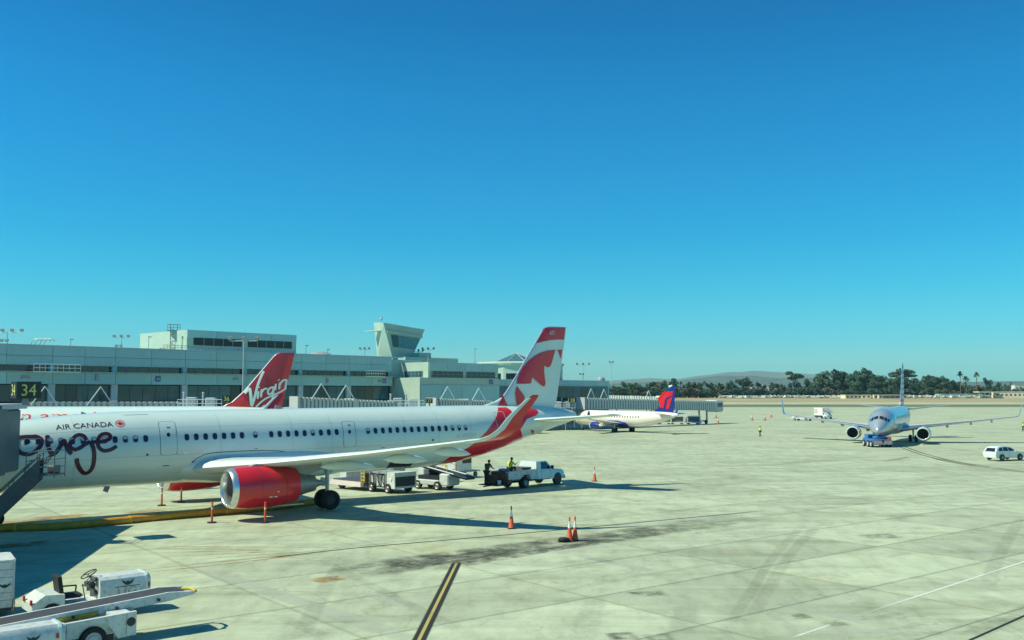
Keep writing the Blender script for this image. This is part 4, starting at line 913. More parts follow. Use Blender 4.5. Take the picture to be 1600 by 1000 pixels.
# ------------------------------------------------------------------ jet bridges
def gate_sign(P, w, h, txt, lab, rz=0, d=None, post=None):
    t = thing('gate_sign', lab, 'gate sign', P, rz); d = d or w*.8; b = MB(); b.b2(-w/2, w/2, -d/2, d/2, 0, h); bx = b.build('sign_box', sign_black, t)
    text_obj('number', txt, (-w*.30, -d/2, h*.16), (1, 0, 0), (0, 0, 1), w*.60, h*.68, sign_letter, bx); text_obj('number', txt, (-w/2, d*.30, h*.16), (0, -1, 0), (0, 0, 1), d*.60, h*.68, sign_letter, bx)
    if post: b = MB(); b.b2(-.12, .12, -.12, .12, -post, 0); b.build('post', grey_paint, t)
    return t
def jet_bridge(name, label, p0, p1, h=2.6, w=2.8, pitch=.62, frames=(), wheel=None, cab=None):
    p0, p1 = Vector(p0), Vector(p1); d = p1-p0; L = d.xy.length; rz = atan2(d.y, d.x); t = thing(name, label, 'jet bridge', (p0.x, p0.y, 0), rz, 'far jet bridges')
    f = lambda u: p0.z+(p1.z-p0.z)*u/L        # roof height
    b = MB(); b.loft([[(u, -w/2, f(u)-h), (u, w/2, f(u)-h), (u, w/2, f(u)), (u, -w/2, f(u))] for u in (0, L*.5, L)], True, True); tn = b.build('tunnel', grey_paint, t)
    b = MB(); u = .15
    while u < L-.2: b.box((u, -w/2-.09, f(u)-h/2+.06), (pitch*.6, .18, h+.05)); b.box((u, w/2+.09, f(u)-h/2+.06), (pitch*.6, .18, h+.05)); b.box((u, 0, f(u)+.04), (pitch*.6, w, .1)); u += pitch
    r_ = b.build('corrugation', bridge_white, tn); r_['kind'] = 'stuff'
    b = MB(); b.b2(-.3, .3, -w/2-.18, w/2+.18, f(0)-h-.1, f(0)+.15); b.build('portal', light_grey, t); b = MB(); b.b2(L*.55-.3, L*.55+.3, -w/2-.22, w/2+.22, f(L*.55)-h-.1, f(L*.55)+.2); b.build('portal', light_grey, t)
    for u in frames:
        b = MB()
        for s_ in (-1.5, 1.5): b.tube((u+s_, -w/2-.2, f(u)-.3), (u, -w/2-.2, f(u)+2.0), .07, .07, 6)
        b.build('stay_frame', plane_white, t)
    for u in (wheel if wheel else (L*.12, L*.8)):
        g = G(p0.y); b = MB()
        for s_ in (-1.1, 1.1): b.box((u, s_, (f(u)-h+g)/2+.25), (.35, .3, f(u)-h-g-.5))
        b.box((u, 0, g+.7), (.5, 2.6, .3)); sp_ = b.build('support_column', grey_paint, t)
        for s_ in (-.9, .9):
            b = MB(); b.lathe([(-.18, .3), (-.18, .5), (0, .52), (.18, .5), (.18, .3)], (u, s_, g+.52), 'y', 16, True, True); b.build('wheel', rubber, sp_, 40)
    if cab:
        b = MB(); b.cham(L-.1, L+cab, -w*.62, w*.62, f(L)-h-.35, f(L)+.3, .3); cb = b.build('cab', bridge_white, t)
        b = MB(); b.b2(L+cab-.05, L+cab+.35, -w*.5, w*.5, f(L)-h, f(L)+.05); b.build('bellows', dark_metal, cb)
        b = MB(); b.b2(L+.5, L+cab-.6, -w*.62-.03, -w*.62+.02, f(L)-1.4, f(L)-.4); b.build('window', glass_dark, cb)
    return t
jet_bridge('jet_bridge', 'ribbed jet bridge with two stay frames at far left behind the white airliners', at(40, 629, 119), at(286, 629, 126), frames=(2.2, 8.5), pitch=.68)
jet_bridge('jet_bridge', 'ribbed white jet bridge sloping down behind the cabin right of the dark red tail', at(462, 621, 130), at(614, 628, 138), frames=(3.0, 6.6), pitch=.55)
jet_bridge('jet_bridge', 'short ribbed jet bridge in front of the blank wall left of the big white tail', at(676, 623, 152), at(765, 627, 158), frames=(1.8, 7.6), pitch=.5)
jet_bridge('jet_bridge', 'long ribbed jet bridge ending in a wheeled cab behind the small blue-tailed jet', at(906, 622, 203), at(1110, 627, 240), h=2.3, w=2.8, pitch=.95, frames=(1.8, 6.2, 22.5), wheel=(47.5,), cab=3.3)
jet_bridge('jet_bridge', 'second jet bridge seen end on behind the small blue-tailed jet', at(950, 618, 285), at(1030, 620, 270), h=2.7, w=3.2, pitch=.95, cab=2.5)
gate_sign(at(355, 628, 125), 1.1, .85, '36', 'small black gate 36 sign left of the dark red tail', .1, post=2)
gate_sign(at(671, 630, 148), 1.0, .75, '37', 'small black gate 37 sign above the cabin roof', .1, post=2)
gate_sign(at(894, 629, 196), 1.5, 1.0, '38', 'small black gate 38 sign by the nose of the small jet', .1, post=3)
# rotundas, railings and lift boxes between the bridges
random.seed(4)
for x, Y, lab in ((300, 124, 'railed platform with pipes at the end of the leftmost ribbed bridge'), (330, 125, 'railed platform left of the gate 36 sign'), (622, 140, 'railed platform and air unit right of the sloping ribbed bridge'), (646, 142, 'white air unit on posts left of the gate 37 sign'), (872, 198, 'bridge head box with rails left of the gate 38 sign'), (886, 201, 'bridge head box touching the nose of the small jet')):
    p = at(x, 637, Y); t = thing('bridge_platform', lab, 'platform', (p.x, Y, G(Y)), .1, 'platforms at the jet bridge ends'); zz = p.z-G(Y)
    b = MB(); b.box((0, 0, zz), (3.2, 2.4, .25)); b.build('deck', light_grey, t)
    for a in (-1.4, 1.4):
        for c in (-1, 1): b = MB(); b.tube((a, c, 0), (a, c, zz), .1, .1, 6); b.build('leg', grey_paint, t)
    b = MB()
    for k in (.55, 1.05): b.tube((-1.55, -1.15, zz+k), (1.55, -1.15, zz+k), .035, .035, 4)
    for k in range(6): b.tube((-1.55+.62*k, -1.15, zz), (-1.55+.62*k, -1.15, zz+1.05), .03, .03, 4)
    b.build('railing', plane_white, t); b = MB(); b.cham(-.7, .6, -.5, .6, zz+.1, zz+1.25+random.random()*.4, .1); b.build('air_unit', light_grey, t)
    b = MB(); b.tube((-1.1, .2, zz), (-1.1, .2, zz+1.9), .12, .12, 8); b.sphere((-1.1, .2, zz+1.9), .18, 8); b.build('vent_pipe', light_grey, t)
# ------------------------------------------------------------------ far side of the field: trees, parked vehicles, sheds, houses
def crown_mesh(name, blobs, n, leaf, m, seed):
    random.seed(seed); b = MB(); tot = sum(r[0]*r[1]*r[2] for _, r in blobs)
    for c, r in blobs:
        k = int(n*r[0]*r[1]*r[2]/tot)+8
        for _ in range(k):
            while True:
                d = Vector((random.uniform(-1, 1), random.uniform(-1, 1), random.uniform(-1, 1)))
                if .35 < d.length < 1: break
            if d.z < -.55 and random.random() < .6: continue
            p = Vector(c)+Vector((d.x*r[0], d.y*r[1], d.z*r[2])); s = leaf*random.uniform(.5, 1.3)
            u = Vector((random.gauss(0, 1), random.gauss(0, 1), random.gauss(0, .7))).normalized(); w = u.cross(Vector((random.gauss(0, 1), random.gauss(0, 1), random.gauss(0, 1)))).normalized()
            b.add([p-u*s, p+w*s*.6, p+u*s, p-w*s*.6], [(0, 1, 2, 3)])
    return b.mesh(name, m)
def leaf_mat(name, col, rand=.42):
    m = mat(name, col, .8, 0, .35, .35, spec=.2, rand=rand); return m
L1 = leaf_mat('eucalyptus_leaves', (.105, .16, .105)); L2 = leaf_mat('dark_leaves', (.065, .11, .075)); L3 = leaf_mat('olive_leaves', (.14, .13, .085)); L4 = leaf_mat('palm_leaves', (.10, .15, .085)); bark = mat('bark', (.16, .13, .10), .9)
def tree_proto(kind, seed):
    random.seed(seed); t = thing('eucalyptus_tree' if kind < 3 else ('palm_tree' if kind == 3 else 'bushy_tree'), 'x', 'tree')
    if kind == 3:
        hh = 12+seed % 3; b = MB(); b.path([(0, 0, 0), (.15, 0, hh*.5), (.1, .1, hh)], [.38, .26, .22], 6); b.build('trunk', bark, t)
        b = MB()
        for k in range(46):
            a = random.uniform(0, 2*pi); e = random.uniform(-.7, 1.3); L = random.uniform(1.7, 2.6); pts = []
            for i in range(5):
                q = i/4; pts.append(Vector((cos(a)*cos(e)*L*q, sin(a)*cos(e)*L*q, sin(e)*L*q-.9*q*q))+Vector((.1, .1, hh)))
            sd = Vector((-sin(a), cos(a), 0))
            for i in range(4):
                w0, w1 = (.12, .42, .45, .3, .04)[i], (.12, .42, .45, .3, .04)[i+1]
                b.add([pts[i]-sd*w0, pts[i]+sd*w0, pts[i+1]+sd*w1, pts[i+1]-sd*w1], [(0, 1, 2, 3)])
        b.build('crown', L4, t); return t
    if kind == 0:      # umbrella shaped eucalyptus on long bare limbs
        bl = [((random.uniform(-4, 4), random.uniform(-3, 3), random.uniform(14.5, 18.5)), (random.uniform(1.6, 2.8), 2.2, random.uniform(1.0, 1.7))) for _ in range(9)]; hh = 14
    elif kind == 1:    # broad tall mass
        bl = [((random.uniform(-5.5, 5.5), random.uniform(-4, 4), random.uniform(4, 15.5)), (random.uniform(1.8, 3.4), 2.6, random.uniform(1.4, 2.6))) for _ in range(22)]; hh = 11
    elif kind == 2:    # upright uneven
        bl = [((random.uniform(-2.8, 2.8), random.uniform(-2, 2), random.uniform(3, 15)), (random.uniform(1.2, 2.4), 1.8, random.uniform(1.2, 2.4))) for _ in range(15)]; hh = 10
    else:
        bl = [((random.uniform(-3.5, 3.5), random.uniform(-2, 2), random.uniform(1.5, 6.5)), (random.uniform(1.5, 2.6), 1.8, random.uniform(1.2, 2.0))) for _ in range(12)]; hh = 4
    b = MB(); b.path([(0, 0, 0), (.3, .1, hh*.5), (.1, 0, hh)], [.55, .38, .18], 6)
    for c, r in bl[:7]: b.path([(.2, .05, hh*random.uniform(.35, .7)), tuple(Vector(c)*.75+Vector((0, 0, hh*.2))), c], [.2, .13, .06], 5)
    b.build('trunk', bark, t); me = crown_mesh('crown', bl, {0: 1500, 1: 3300, 2: 1900, 4: 1200}[kind], .55, [L1, L2, L1, L4, L3][kind] if seed % 2 else [L1, L1, L2, L4, L2][kind], seed); link('crown', me, t); return t
protos = {}
for kd in (0, 1, 2, 3, 4): protos[kd] = [tree_proto(kd, 20+kd*7+i) for i in range(3)]
used = set(); random.seed(9)
NAMES = {0: 'umbrella-crowned eucalyptus on bare limbs', 1: 'broad dense eucalyptus', 2: 'upright ragged eucalyptus', 3: 'fan palm', 4: 'low bushy tree'}
HT = {0: 18.6, 1: 15.6, 2: 14.3, 3: 13.4, 4: 7.2}
def where(x):
    for lim, ph in ((985, 'right beside the end of the terminal'), (1015, 'left of the blue and red tail'), (1045, 'just behind the blue and red tail'), (1075, 'just right of the blue and red tail'), (1105, 'above the far jet bridge tunnel'), (1135, 'above the far jet bridge cab'), (1160, 'right of the far jet bridge cab'), (1182, 'left of the pale apartment houses'), (1208, 'by the pale apartment houses'), (1232, 'between apartment houses and umbrella tree'), (1255, 'under the umbrella-crowned eucalyptus'),
                    (1285, 'left end of the dark clump'), (1315, 'left part of the dark clump'), (1345, 'middle of the dark clump'), (1375, 'right part of the dark clump'), (1400, 'left of the silver tail fin'), (1425, 'behind the silver tail fin'), (1455, 'right of the silver tail fin'), (1485, 'left of the tall fan palms'), (1515, 'near the left tall fan palm'), (1540, 'near the right tall fan palm'), (1575, 'above the open canopy'), (9999, 'above the tan hangar')):
        if x < lim: return ph
def plant(kd, x, ytop, Y, label=None, sx=1.0):
    i = random.randrange(3); pr = protos[kd][i]; z0 = G(Y); p = at(x, ytop, Y); s = (p.z-z0)/HT[kd]
    if id(pr) in used: o = dup(pr, (p.x, Y, z0), random.uniform(0, 6.28))
    else: o = pr; used.add(id(pr)); o.location = (p.x, Y, z0); o.rotation_euler = (0, 0, random.uniform(0, 6.28))
    o.scale = (s*sx, s*sx, s); o['group'] = 'trees beyond the runway'
    o['label'] = label or ({3: 'fan palm', 4: 'low bushy tree', 2: 'ragged upright tree', 1: 'dense broad tree', 0: 'open-crowned tree'}[kd]+' beyond the field, '+where(x))
    return o
special = [(0, 1240, 583, 792, 1.25, 'tall umbrella-crowned eucalyptus standing alone, left of the big dark clump'), (1, 1283, 584, 800, 1.0, 'first broad eucalyptus at the left end of the big dark clump'), (1, 1310, 582, 812, 1.0, 'second broad eucalyptus of the big dark clump'), (1, 1336, 585, 800, .9, 'reddish-brown topped tree in the middle of the big dark clump'),
           (1, 1352, 580, 806, .8, 'pointed tall tree in the right half of the big dark clump'), (1, 1370, 588, 798, 1.0, 'broad eucalyptus at the right end of the big dark clump'), (0, 1408, 578, 805, 1.5, 'huge round-topped eucalyptus right behind the silver tail fin'), (1, 1408, 592, 812, .9, 'dark tree under the huge round-topped one'), (1, 1448, 593, 798, .9, 'broad tree right of the silver tail fin'), (1, 1468, 591, 802, 1.0, 'broad brownish tree right of the silver tail fin, next to the palms'),
           (3, 1500, 585, 800, 1.0, 'tall fan palm, left one of the two rising clear at right'), (3, 1526, 586, 805, 1.0, 'tall fan palm, right one of the two rising clear at right'), (3, 1509, 590, 800, 1.3, 'bushy palm between the two tall fan palms'), (1, 1162, 593, 795, .9, 'broad tree rising above the palms left of the pale apartment houses'), (2, 1052, 595, 790, 1.1, 'tall tree just right of the blue and red tail'), (2, 1036, 597, 794, 1.1, 'tree just left of the blue and red tail'), (4, 1435, 603, 785, 1.2, 'dark round bush at the right foot of the silver tail fin'), (2, 1543, 593, 800, .8, 'pointed tree right of the tall fan palms')]
for kd, x, y, Y, sx, lb in special: plant(kd, x, y, Y, lb, sx)
x = 962
while x < 1150: plant(random.choice((3, 3, 2, 4, 2)), x, random.uniform(597, 605), random.uniform(785, 830), sx=1.1); x += random.uniform(4.5, 8)
x = 965
while x < 1490: plant(4, x, random.uniform(606, 612), random.uniform(775, 785), sx=1.25); x += random.uniform(8, 13)
x = 1165
while x < 1270: plant(random.choice((3, 2, 2)), x, random.uniform(598, 604), random.uniform(785, 815)); x += random.uniform(8, 14)
x = 1262
while x < 1490: plant(random.choice((2, 1, 1)), x, random.uniform(588, 600), random.uniform(785, 815)); x += random.uniform(7, 11)
x = 1488
while x < 1640: plant(random.choice((3, 2, 4, 2)), x, random.uniform(598, 607), random.uniform(800, 840)); x += random.uniform(7, 11)
for kd in protos:
    for pr in protos[kd]:
        if id(pr) not in used:
            for c in list(pr.children): bpy.data.objects.remove(c)
            bpy.data.objects.remove(pr)
# a far wood on the plain behind, one mass
bl = [((( x_-800)/F*1300, 1300+random.uniform(-40, 80), 1.85+random.uniform(2, 7)), (14, 8, random.uniform(5, 9))) for x_ in range(930, 1680, 7)]
far_wood = link('far_wood', crown_mesh('far_wood', bl, 26000, 1.5, L1, 77), kind='stuff'); far_wood['label'] = 'far belt of woodland behind the row of trees'
stucco = mat('pale_stucco', (.72, .68, .58), .8, dirt=.1); tile = mat('red_tile_roof', (.36, .13, .07), .8); tan = mat('tan_wall', (.78, .70, .50), .8, 0, .1, .3)
def house(x, yt, Y, w, label, roof=tile, wall=stucco, storeys=2, name='house', gable=True):
    p = at(x, yt, Y); z0 = G(Y); hh = p.z-z0; t = thing(name, label, 'house' if name == 'house' else 'building', (p.x, Y, z0), random.uniform(-.2, .2), 'buildings beyond the field'); we = hh*(.78 if gable else 1)
    b = MB(); b.b2(-w/2, w/2, -4, 4, 0, we); b.build('wall', wall, t)
    b = MB()
    if gable: b.loft([[(-w/2-.4, -4.4, we), (w/2+.4, -4.4, we), (w/2+.4, 4.4, we), (-w/2-.4, 4.4, we)], [(-w/2+1.5, -.2, hh), (w/2-1.5, -.2, hh), (w/2-1.5, .2, hh), (-w/2+1.5, .2, hh)]], True, True)
    else: b.b2(-w/2-.2, w/2+.2, -4.2, 4.2, we, we+.35)
    b.build('roof', roof, t)
    n = max(1, int(w/3.2)); q = MB(); q.box((0, 0, 0), (1.3, .1, 1.3)); wm = q.mesh('window', glass_dark)
    for s_ in range(storeys):
        for k in range(n): link('window', wm, t, (-w/2+w*(k+.5)/n, -4.03, we*(s_+.55)/storeys))
    return t
house(1184, 604, 860, 13, 'pale stepped apartment house among the trees, left of the paler tall one', roof=stucco, gable=False, storeys=3, name='apartment_house'); house(1202, 602, 870, 12, 'pale tall apartment house among the trees left of the umbrella tree', roof=stucco, gable=False, storeys=3, name='apartment_house'); house(1196, 611, 790, 9, 'small white house with red tiled roof below the pale apartment houses')
house(1008, 612, 790, 8, 'small white house half hidden by trees behind the blue and red tail'); house(1100, 613, 795, 9, 'small house with red roof among trees above the bridge cab'); house(1592, 602, 1000, 12, 'pale house on the slope at the far right', gable=False, roof=stucco)
# parked vehicles and small aircraft along the far fence
def small_van():
    t = thing('parked_van', 'x', 'van'); b = MB(); b.prism([(-2.6, .45), (2.6, .45), (2.6, 1.1), (1.7, 1.3), (1.2, 2.1), (-2.6, 2.1)], -.95, .95); b.build('body', white_paint, t)
    b = MB(); b.prism([(1.28, 1.35), (1.62, 1.35), (1.16, 2.0), (.6, 2.0), (.6, 1.35)], -.97, .97); b.build('window', glass_dark, t)
    for k in (-1.7, 1.7):
        for s_ in (-.8, .8): b = MB(); b.lathe([(-.12, .38), (.12, .38)], (k, s_, .38), 'y', 10, True, True); b.build('wheel', rubber, t)
    return t
def small_plane():
    t = thing('light_aircraft', 'x', 'light aircraft'); b = MB(); b.lathe([(-4, .1), (-2, .45), (0, .7), (1.6, .65), (2.5, .3)], (0, 0, 1.4), 'x', 10, True, True); b.build('fuselage', white_paint, t, 50)
    b = MB(); b.box((.4, 0, 2.05), (1.5, 10.5, .16)); b.build('wing', white_paint, t); b = MB(); b.prism([(-4.2, 1.5), (-3.1, 1.6), (-3.9, 2.8), (-4.4, 2.8)], -.06, .06); b.build('fin', white_paint, t)
    b = MB(); b.box((-3.8, 0, 1.55), (.9, 3.2, .1)); b.build('tailplane', white_paint, t); b = MB(); b.tube((1.4, 0, .2), (1.4, 0, 1.2), .1); b.tube((0, -1, .2), (0, 0, 1.2), .08); b.tube((0, 1, .2), (0, 0, 1.2), .08); b.build('landing_gear', grey_paint, t); return t
sv, spn = small_van(), small_plane(); first = {0: True, 1: True}; random.seed(12); xx = 1128; N_ = 0
while xx < 1640:
    Y = random.uniform(748, 772); p = at(xx, 622, Y); k = 1 if random.random() < .3 else 0; pr = (sv, spn)[k]
    if first[k]: o = pr; first[k] = False
    else: o = dup(pr, (0, 0, 0))
    o.location = (p.x, Y, G(Y)); o.rotation_euler = (0, 0, random.uniform(-.5, .5)+(pi if random.random() < .5 else 0))
    o['label'] = ('white van', 'white light aircraft')[k]+' parked beyond the field, '+where(xx); o['group'] = ('light aircraft parked beyond the field', 'vans parked beyond the field')[1-k]
    xx += random.uniform(3.6, 5.6); N_ += 1
for x_, w_, wl, lb in ((1333, 17, tan, 'low tan shed left of the dark-fronted shed beyond the field'), (1351, 7, tan, 'small tan shed between the low tan shed and the dark-fronted one'), (1385, 18, bridge_dark, 'dark-fronted long shed behind the tail of the silver airliner'), (1372, 4, tan, 'tiny tan hut at the left end of the dark-fronted shed'), (1405, 9, tan, 'tan shed just left of the silver tail fin'), (1499, 34, pale_wall, 'long pale hangar row under the palms'), (1478, 14, pale_wall, 'short pale hangar left of the long pale hangar row')):
    house(x_, 617.5 if wl is not pale_wall else 616, 745 if wl is not pale_wall else 765, w_, lb, roof=wl if wl is not bridge_dark else tan, wall=wl, storeys=1, name='shed', gable=False)
p = at(1542, 612.5, 750); t = thing('canopy', 'open flat-roofed canopy on posts left of the tan hangar at right', 'canopy', (p.x, 750, G(750)), .05); hh = p.z-G(750)
b = MB(); b.box((0, 0, hh), (17, 8, .7)); b.build('roof', tan, t)
for a in (-7.5, -3.5, .5, 4.5, 8): b = MB(); b.box((a, -3, hh/2), (.5, .5, hh)); b.build('post', pale_wall, t)
house(1590, 612.5, 752, 36, 'long tan hangar at the right edge beyond the field', roof=stucco, wall=tan, storeys=1, name='hangar', gable=False)

# ------------------------------------------------------------------ apron equipment helpers
def wheel(t, x, y, r, w=.22, rim=steel, z=0.0, name='wheel'):
    b = MB(); b.lathe([(-w/2, r*.6), (-w/2, r*.9), (-w*.3, r), (w*.3, r), (w/2, r*.9), (w/2, r*.6)], (x, y, r+z), 'y', 22); o = b.build(name, rubber, t, 40)
    b = MB(); b.lathe([(-w*.42, .02), (-w*.45, r*.3), (-w*.3, r*.45), (-w*.5, r*.62), (w*.5, r*.62), (w*.3, r*.45), (w*.45, r*.3), (w*.42, .02)], (x, y, r+z), 'y', 18); b.build('wheel_rim', rim, o, 40); return o
def cone(p, label, kind='cone', lean=0):
    t = thing('traffic_cone' if kind == 'cone' else 'delineator_post', label, 'traffic cone' if kind == 'cone' else 'delineator', p, random.uniform(0, 1), 'traffic cones on the apron' if kind == 'cone' else 'delineator posts round the engines')
    if lean: t.rotation_euler = (lean, 0, .4)
    if kind == 'cone':
        b = MB(); b.cham(-.2, .2, -.2, .2, 0, .06, .03); b.build('base', rubber, t)
        b = MB(); b.lathe([(.06, .165), (.08, .15), (.75, .055)], (0, 0, 0), 'z', 18, True, True); b.build('body', cone_orange, t, 40)
        b = MB(); b.lathe([(.62, .078), (.76, .058)], (0, 0, 0), 'z', 18); b.lathe([(.44, .104), (.5, .095)], (0, 0, 0), 'z', 18) if kind != 'cone' else None; b.build('reflective_band', reflective, t, 40)
        b = MB(); b.lathe([(.75, .05), (.93, .035)], (0, 0, 0), 'z', 14); b.build('upper_band', reflective, t, 40)
        b = MB(); b.lathe([(.93, .04), (.98, .05), (1.0, .035), (1.06, .05), (1.12, .03), (1.14, .01)], (0, 0, 0), 'z', 12, False, True); b.build('grip', cone_orange, t, 40)
    else:
        b = MB(); b.lathe([(0, .25), (.05, .24), (.07, .1)], (0, 0, 0), 'z', 18, True, True); b.build('base', rubber, t, 30)
        b = MB(); b.lathe([(.06, .062), (.95, .05), (1.0, .03)], (0, 0, 0), 'z', 14, True, True); b.build('post', cone_orange, t, 40)
        b = MB(); b.lathe([(1.0, .05), (1.03, .06), (1.08, .05), (1.1, .02)], (0, 0, 0), 'z', 12, True, True); b.build('grip', cone_orange, t, 40)
        b = MB(); b.lathe([(.72, .0535), (.8, .0525)], (0, 0, 0), 'z', 14); b.build('reflective_band', reflective, t, 40)
    return t
cone(gnd(799, 826), 'orange cone standing alone in the middle foreground'); cone(gnd(890, 846), 'orange cone, left one of the close pair at centre right'); cone(gnd(898.5, 845), 'orange cone, right one of the close pair at centre right'); cone(gnd(929, 752), 'slim orange cone by the tail shadow right of the pickup')
for x_, y_, lb in ((252.5, 790, 'orange delineator post left of the far red engine'), (283, 785, 'orange delineator post below the far red engine'), (331, 817, 'orange delineator post left of the near red engine'), (414, 817, 'orange delineator post in front of the near red engine')): cone(gnd(x_, y_), lb, 'post')
for x_, y_, lb in ((1118.5, 653, 'orange cone at the wheels of the far jet bridge'), (1122, 663, 'stack of orange cones on open concrete below the far bridge cab'), (1195, 657, 'orange cone, left one of two left of the flatbed equipment'), (1205, 652, 'orange cone, right one of two left of the flatbed equipment'), (1175, 657, 'small dark cone left of the two orange ones'), (876, 670, 'left cone of three by the small jet'), (884, 671, 'middle cone of three by the small jet'), (913, 667, 'cone under the blue engine'), (930, 669, 'cone left of the small jet wheels'), (940, 669, 'cone beside the small jet wheels'), (1017, 656, 'cone before the baggage carts')):
    c_ = cone(gnd(x_, y_), lb); c_.scale = (2.0, 2.0, 1.5)
b = MB(); c0 = gnd(882, 847); b.path([(c0.x-.25, c0.y, .09), (c0.x-.05, c0.y-.12, .13), (c0.x+.16, c0.y+.02, .1), (c0.x+.05, c0.y+.2, .1), (c0.x-.2, c0.y+.12, .1)], .1, 8); tag(b.build('rubber_base', rubber, smooth=50), 'spare black rubber cone base beside the pair of orange cones', 'cone base')
# yellow air duct lying on the concrete
pts = [gnd(x_, y_) for x_, y_ in ((-60, 836), (0, 831), (90, 828), (180, 820), (250, 813), (330, 806), (400, 800), (450, 794), (482, 790), (500, 786))]
P_ = [pts[0]]+pts+[pts[-1]]; c_ = []
for i in range(1, len(P_)-2):
    for j in range(7):
        t_ = j/7; a, b_, d, e = P_[i-1], P_[i], P_[i+1], P_[i+2]; c_.append(.5*((2*b_)+(d-a)*t_+(2*a-5*b_+4*d-e)*t_*t_+(3*b_-a-3*d+e)*t_**3))
D_ = thing('air_duct', 'long yellow fabric air duct lying along the concrete to the big white airliner', 'air duct', (0, 0, 0))
b = MB(); b.path([Vector((p.x, p.y, G(p.y)+.19)) for p in c_], [.19+.012*sin(i*1.9)+.01*random.uniform(-1, 1) for i in range(len(c_))], 14); b.build('hose', duct_yellow, D_, 60)
for k in (9, 23, 37, 50):
    b = MB(); p, q = c_[k], c_[k+1]; d = (q-p).normalized(); b.tube((p.x, p.y, .19), (p.x+d.x*.1, p.y+d.y*.1, .19), .212, .212, 14); b.build('strap', yellow_paint, D_, 50)

# ------------------------------------------------------------------ foreground belt loader and tow tractor
def hood(t, x0, x1, y0, y1, z0, z1, m=gse_white, name='hood'):
    # rounded equipment cover, long along x
    b = MB(); w = y1-y0; h = z1-z0; prof = [(y0, z0), (y0, z1-h*.30), (y0+w*.05, z1-h*.10), (y0+w*.16, z1), (y1-w*.16, z1), (y1-w*.05, z1-h*.10), (y1, z1-h*.30), (y1, z0)]
    b.loft([[(x0, p[0], p[1]) for p in prof], [(x1-.12, p[0], p[1]) for p in prof], [(x1, (p[0]-(y0+y1)/2)*.96+(y0+y1)/2, z0+(p[1]-z0)*.95) for p in prof]], True, True); o = b.build(name, m, t, 35)
    b = MB(); pr2 = [((p[0]-(y0+y1)/2)*1.03+(y0+y1)/2, z0+(p[1]-z0)*1.025) for p in prof]; b.loft([[(x1-.16, p[0], p[1]) for p in pr2], [(x1-.09, p[0], p[1]) for p in pr2]], True, True); b.build('bumper_trim', plane_white, o, 30); return o
wing_logo = [(-1, .45), (-.55, .12), (-.25, .0), (-.12, .18), (0, .1), (.12, .18), (.25, 0), (.55, .12), (1, .45), (.72, -.12), (.3, -.42), (0, -.5), (-.3, -.42), (-.72, -.12)]
def logo(t, x, z, y, w, m=dark_metal, d=-.006):
    b = MB(); vs, fs = fill_poly([(x+p[0]*w/2, z+p[1]*w/2) for p in wing_logo], w*.2); b.add([(p[0], y+d, p[1]) for p in vs], fs); return b.build('wing_emblem', m, t)
RZ = radians(40)
BLr = thing('belt_loader', 'white belt loader with long dark conveyor at the bottom left corner', 'belt loader', (-10.2, 26.6, 0), RZ)
t = BLr
b = MB(); b.prism([(-5.2, .42), (-1.72, .42), (-1.52, .70), (-1.38, .79), (-.86, .79), (-.72, .70), (-.48, .33), (0, .36), (0, .98), (-3.0, .86), (-5.2, .80)], -.02, .10); b.prism([(-5.2, .42), (-1.72, .42), (-1.52, .78), (-.72, .70), (-.48, .33), (0, .36), (0, .98), (-5.2, .80)], 1.8, 1.95); b.build('side_panel', gse_white, t)
b = MB(); b.b2(-5.2, -.03, .10, 1.8, .45, .78); b.b2(-.55, -.03, .1, 1.8, .36, .9); b.build('chassis', gse_white, t)
b = MB(); b.b2(-1.65, -.56, .11, .9, .2, .80); b.build('wheel_arch', dark_metal, t)
wheel(t, -1.10, .13, .36, .26, rim=light_grey); wheel(t, -1.10, 1.8, .36, .26); wheel(t, -4.6, .16, .40, .26)
b = MB(); b.tube((-.14, -.028, .72), (-.14, -.02, .72), .08, .12, 16); b.build('fuel_port', dark_metal, t)
b = MB(); b.b2(-.27, -.262, -.026, -.021, .36, .96); b.b2(-1.8, -1.79, -.026, -.021, .45, .85); b.b2(-2.1, -1.8, -.026, -.021, .62, .63); b.build('panel_seam', line_dark, t)
logo(t, -1.98, .64, -.02, .42)
hood(t, -4.5, -2.05, -.92, -.10, .25, 1.12); logo(t, -2.8, .88, -.92, .34)
b = MB(); b.b2(-2.28, -2.22, -.945, -.92, .80, .92); b.build('tail_light', tail_red, t)
b = MB(); b.cham(-5.0, -4.5, -.85, -.1, .4, 1.0, .08); b.build('radiator_box', dark_metal, t)
def cv(u, v, dz=0): return (u, v, .74+.062*(u+5.0)+dz)
b = MB(); b.loft([[cv(-9, .95, 0), cv(-9, 1.75, 0), cv(-9, 1.75, .05), cv(-9, .95, .05)], [cv(1.2, .95, 0), cv(1.2, 1.75, 0), cv(1.2, 1.75, .05), cv(1.2, .95, .05)], [cv(1.75, 1.0, -.10), cv(1.75, 1.7, -.10), cv(1.75, 1.7, -.04), cv(1.75, 1.0, -.04)]], True, True); b.build('conveyor_belt', mat('belt_rubber', (.045, .048, .055), .7, 0, .2, 4), t)
for v_ in (.86, 1.76):
    b = MB(); b.loft([[cv(u, v_, -h0), cv(u, v_+.08, -h0), cv(u, v_+.08, .055 if u < 1.5 else -.05), cv(u, v_, .055 if u < 1.5 else -.05)] for u, h0 in ((-9, .05), (-.75, .05), (-.72, .19), (1.2, .19), (1.95, .13))], True, True); b.build('side_rail', gse_white, t)
b = MB(); b.loft([[cv(u, .84, -.23), cv(u, .9, -.23), cv(u, .9, -.052), cv(u, .84, -.052)] for u in (-9, -.76)], True, True); b.build('yellow_rail', yellow_paint, t)
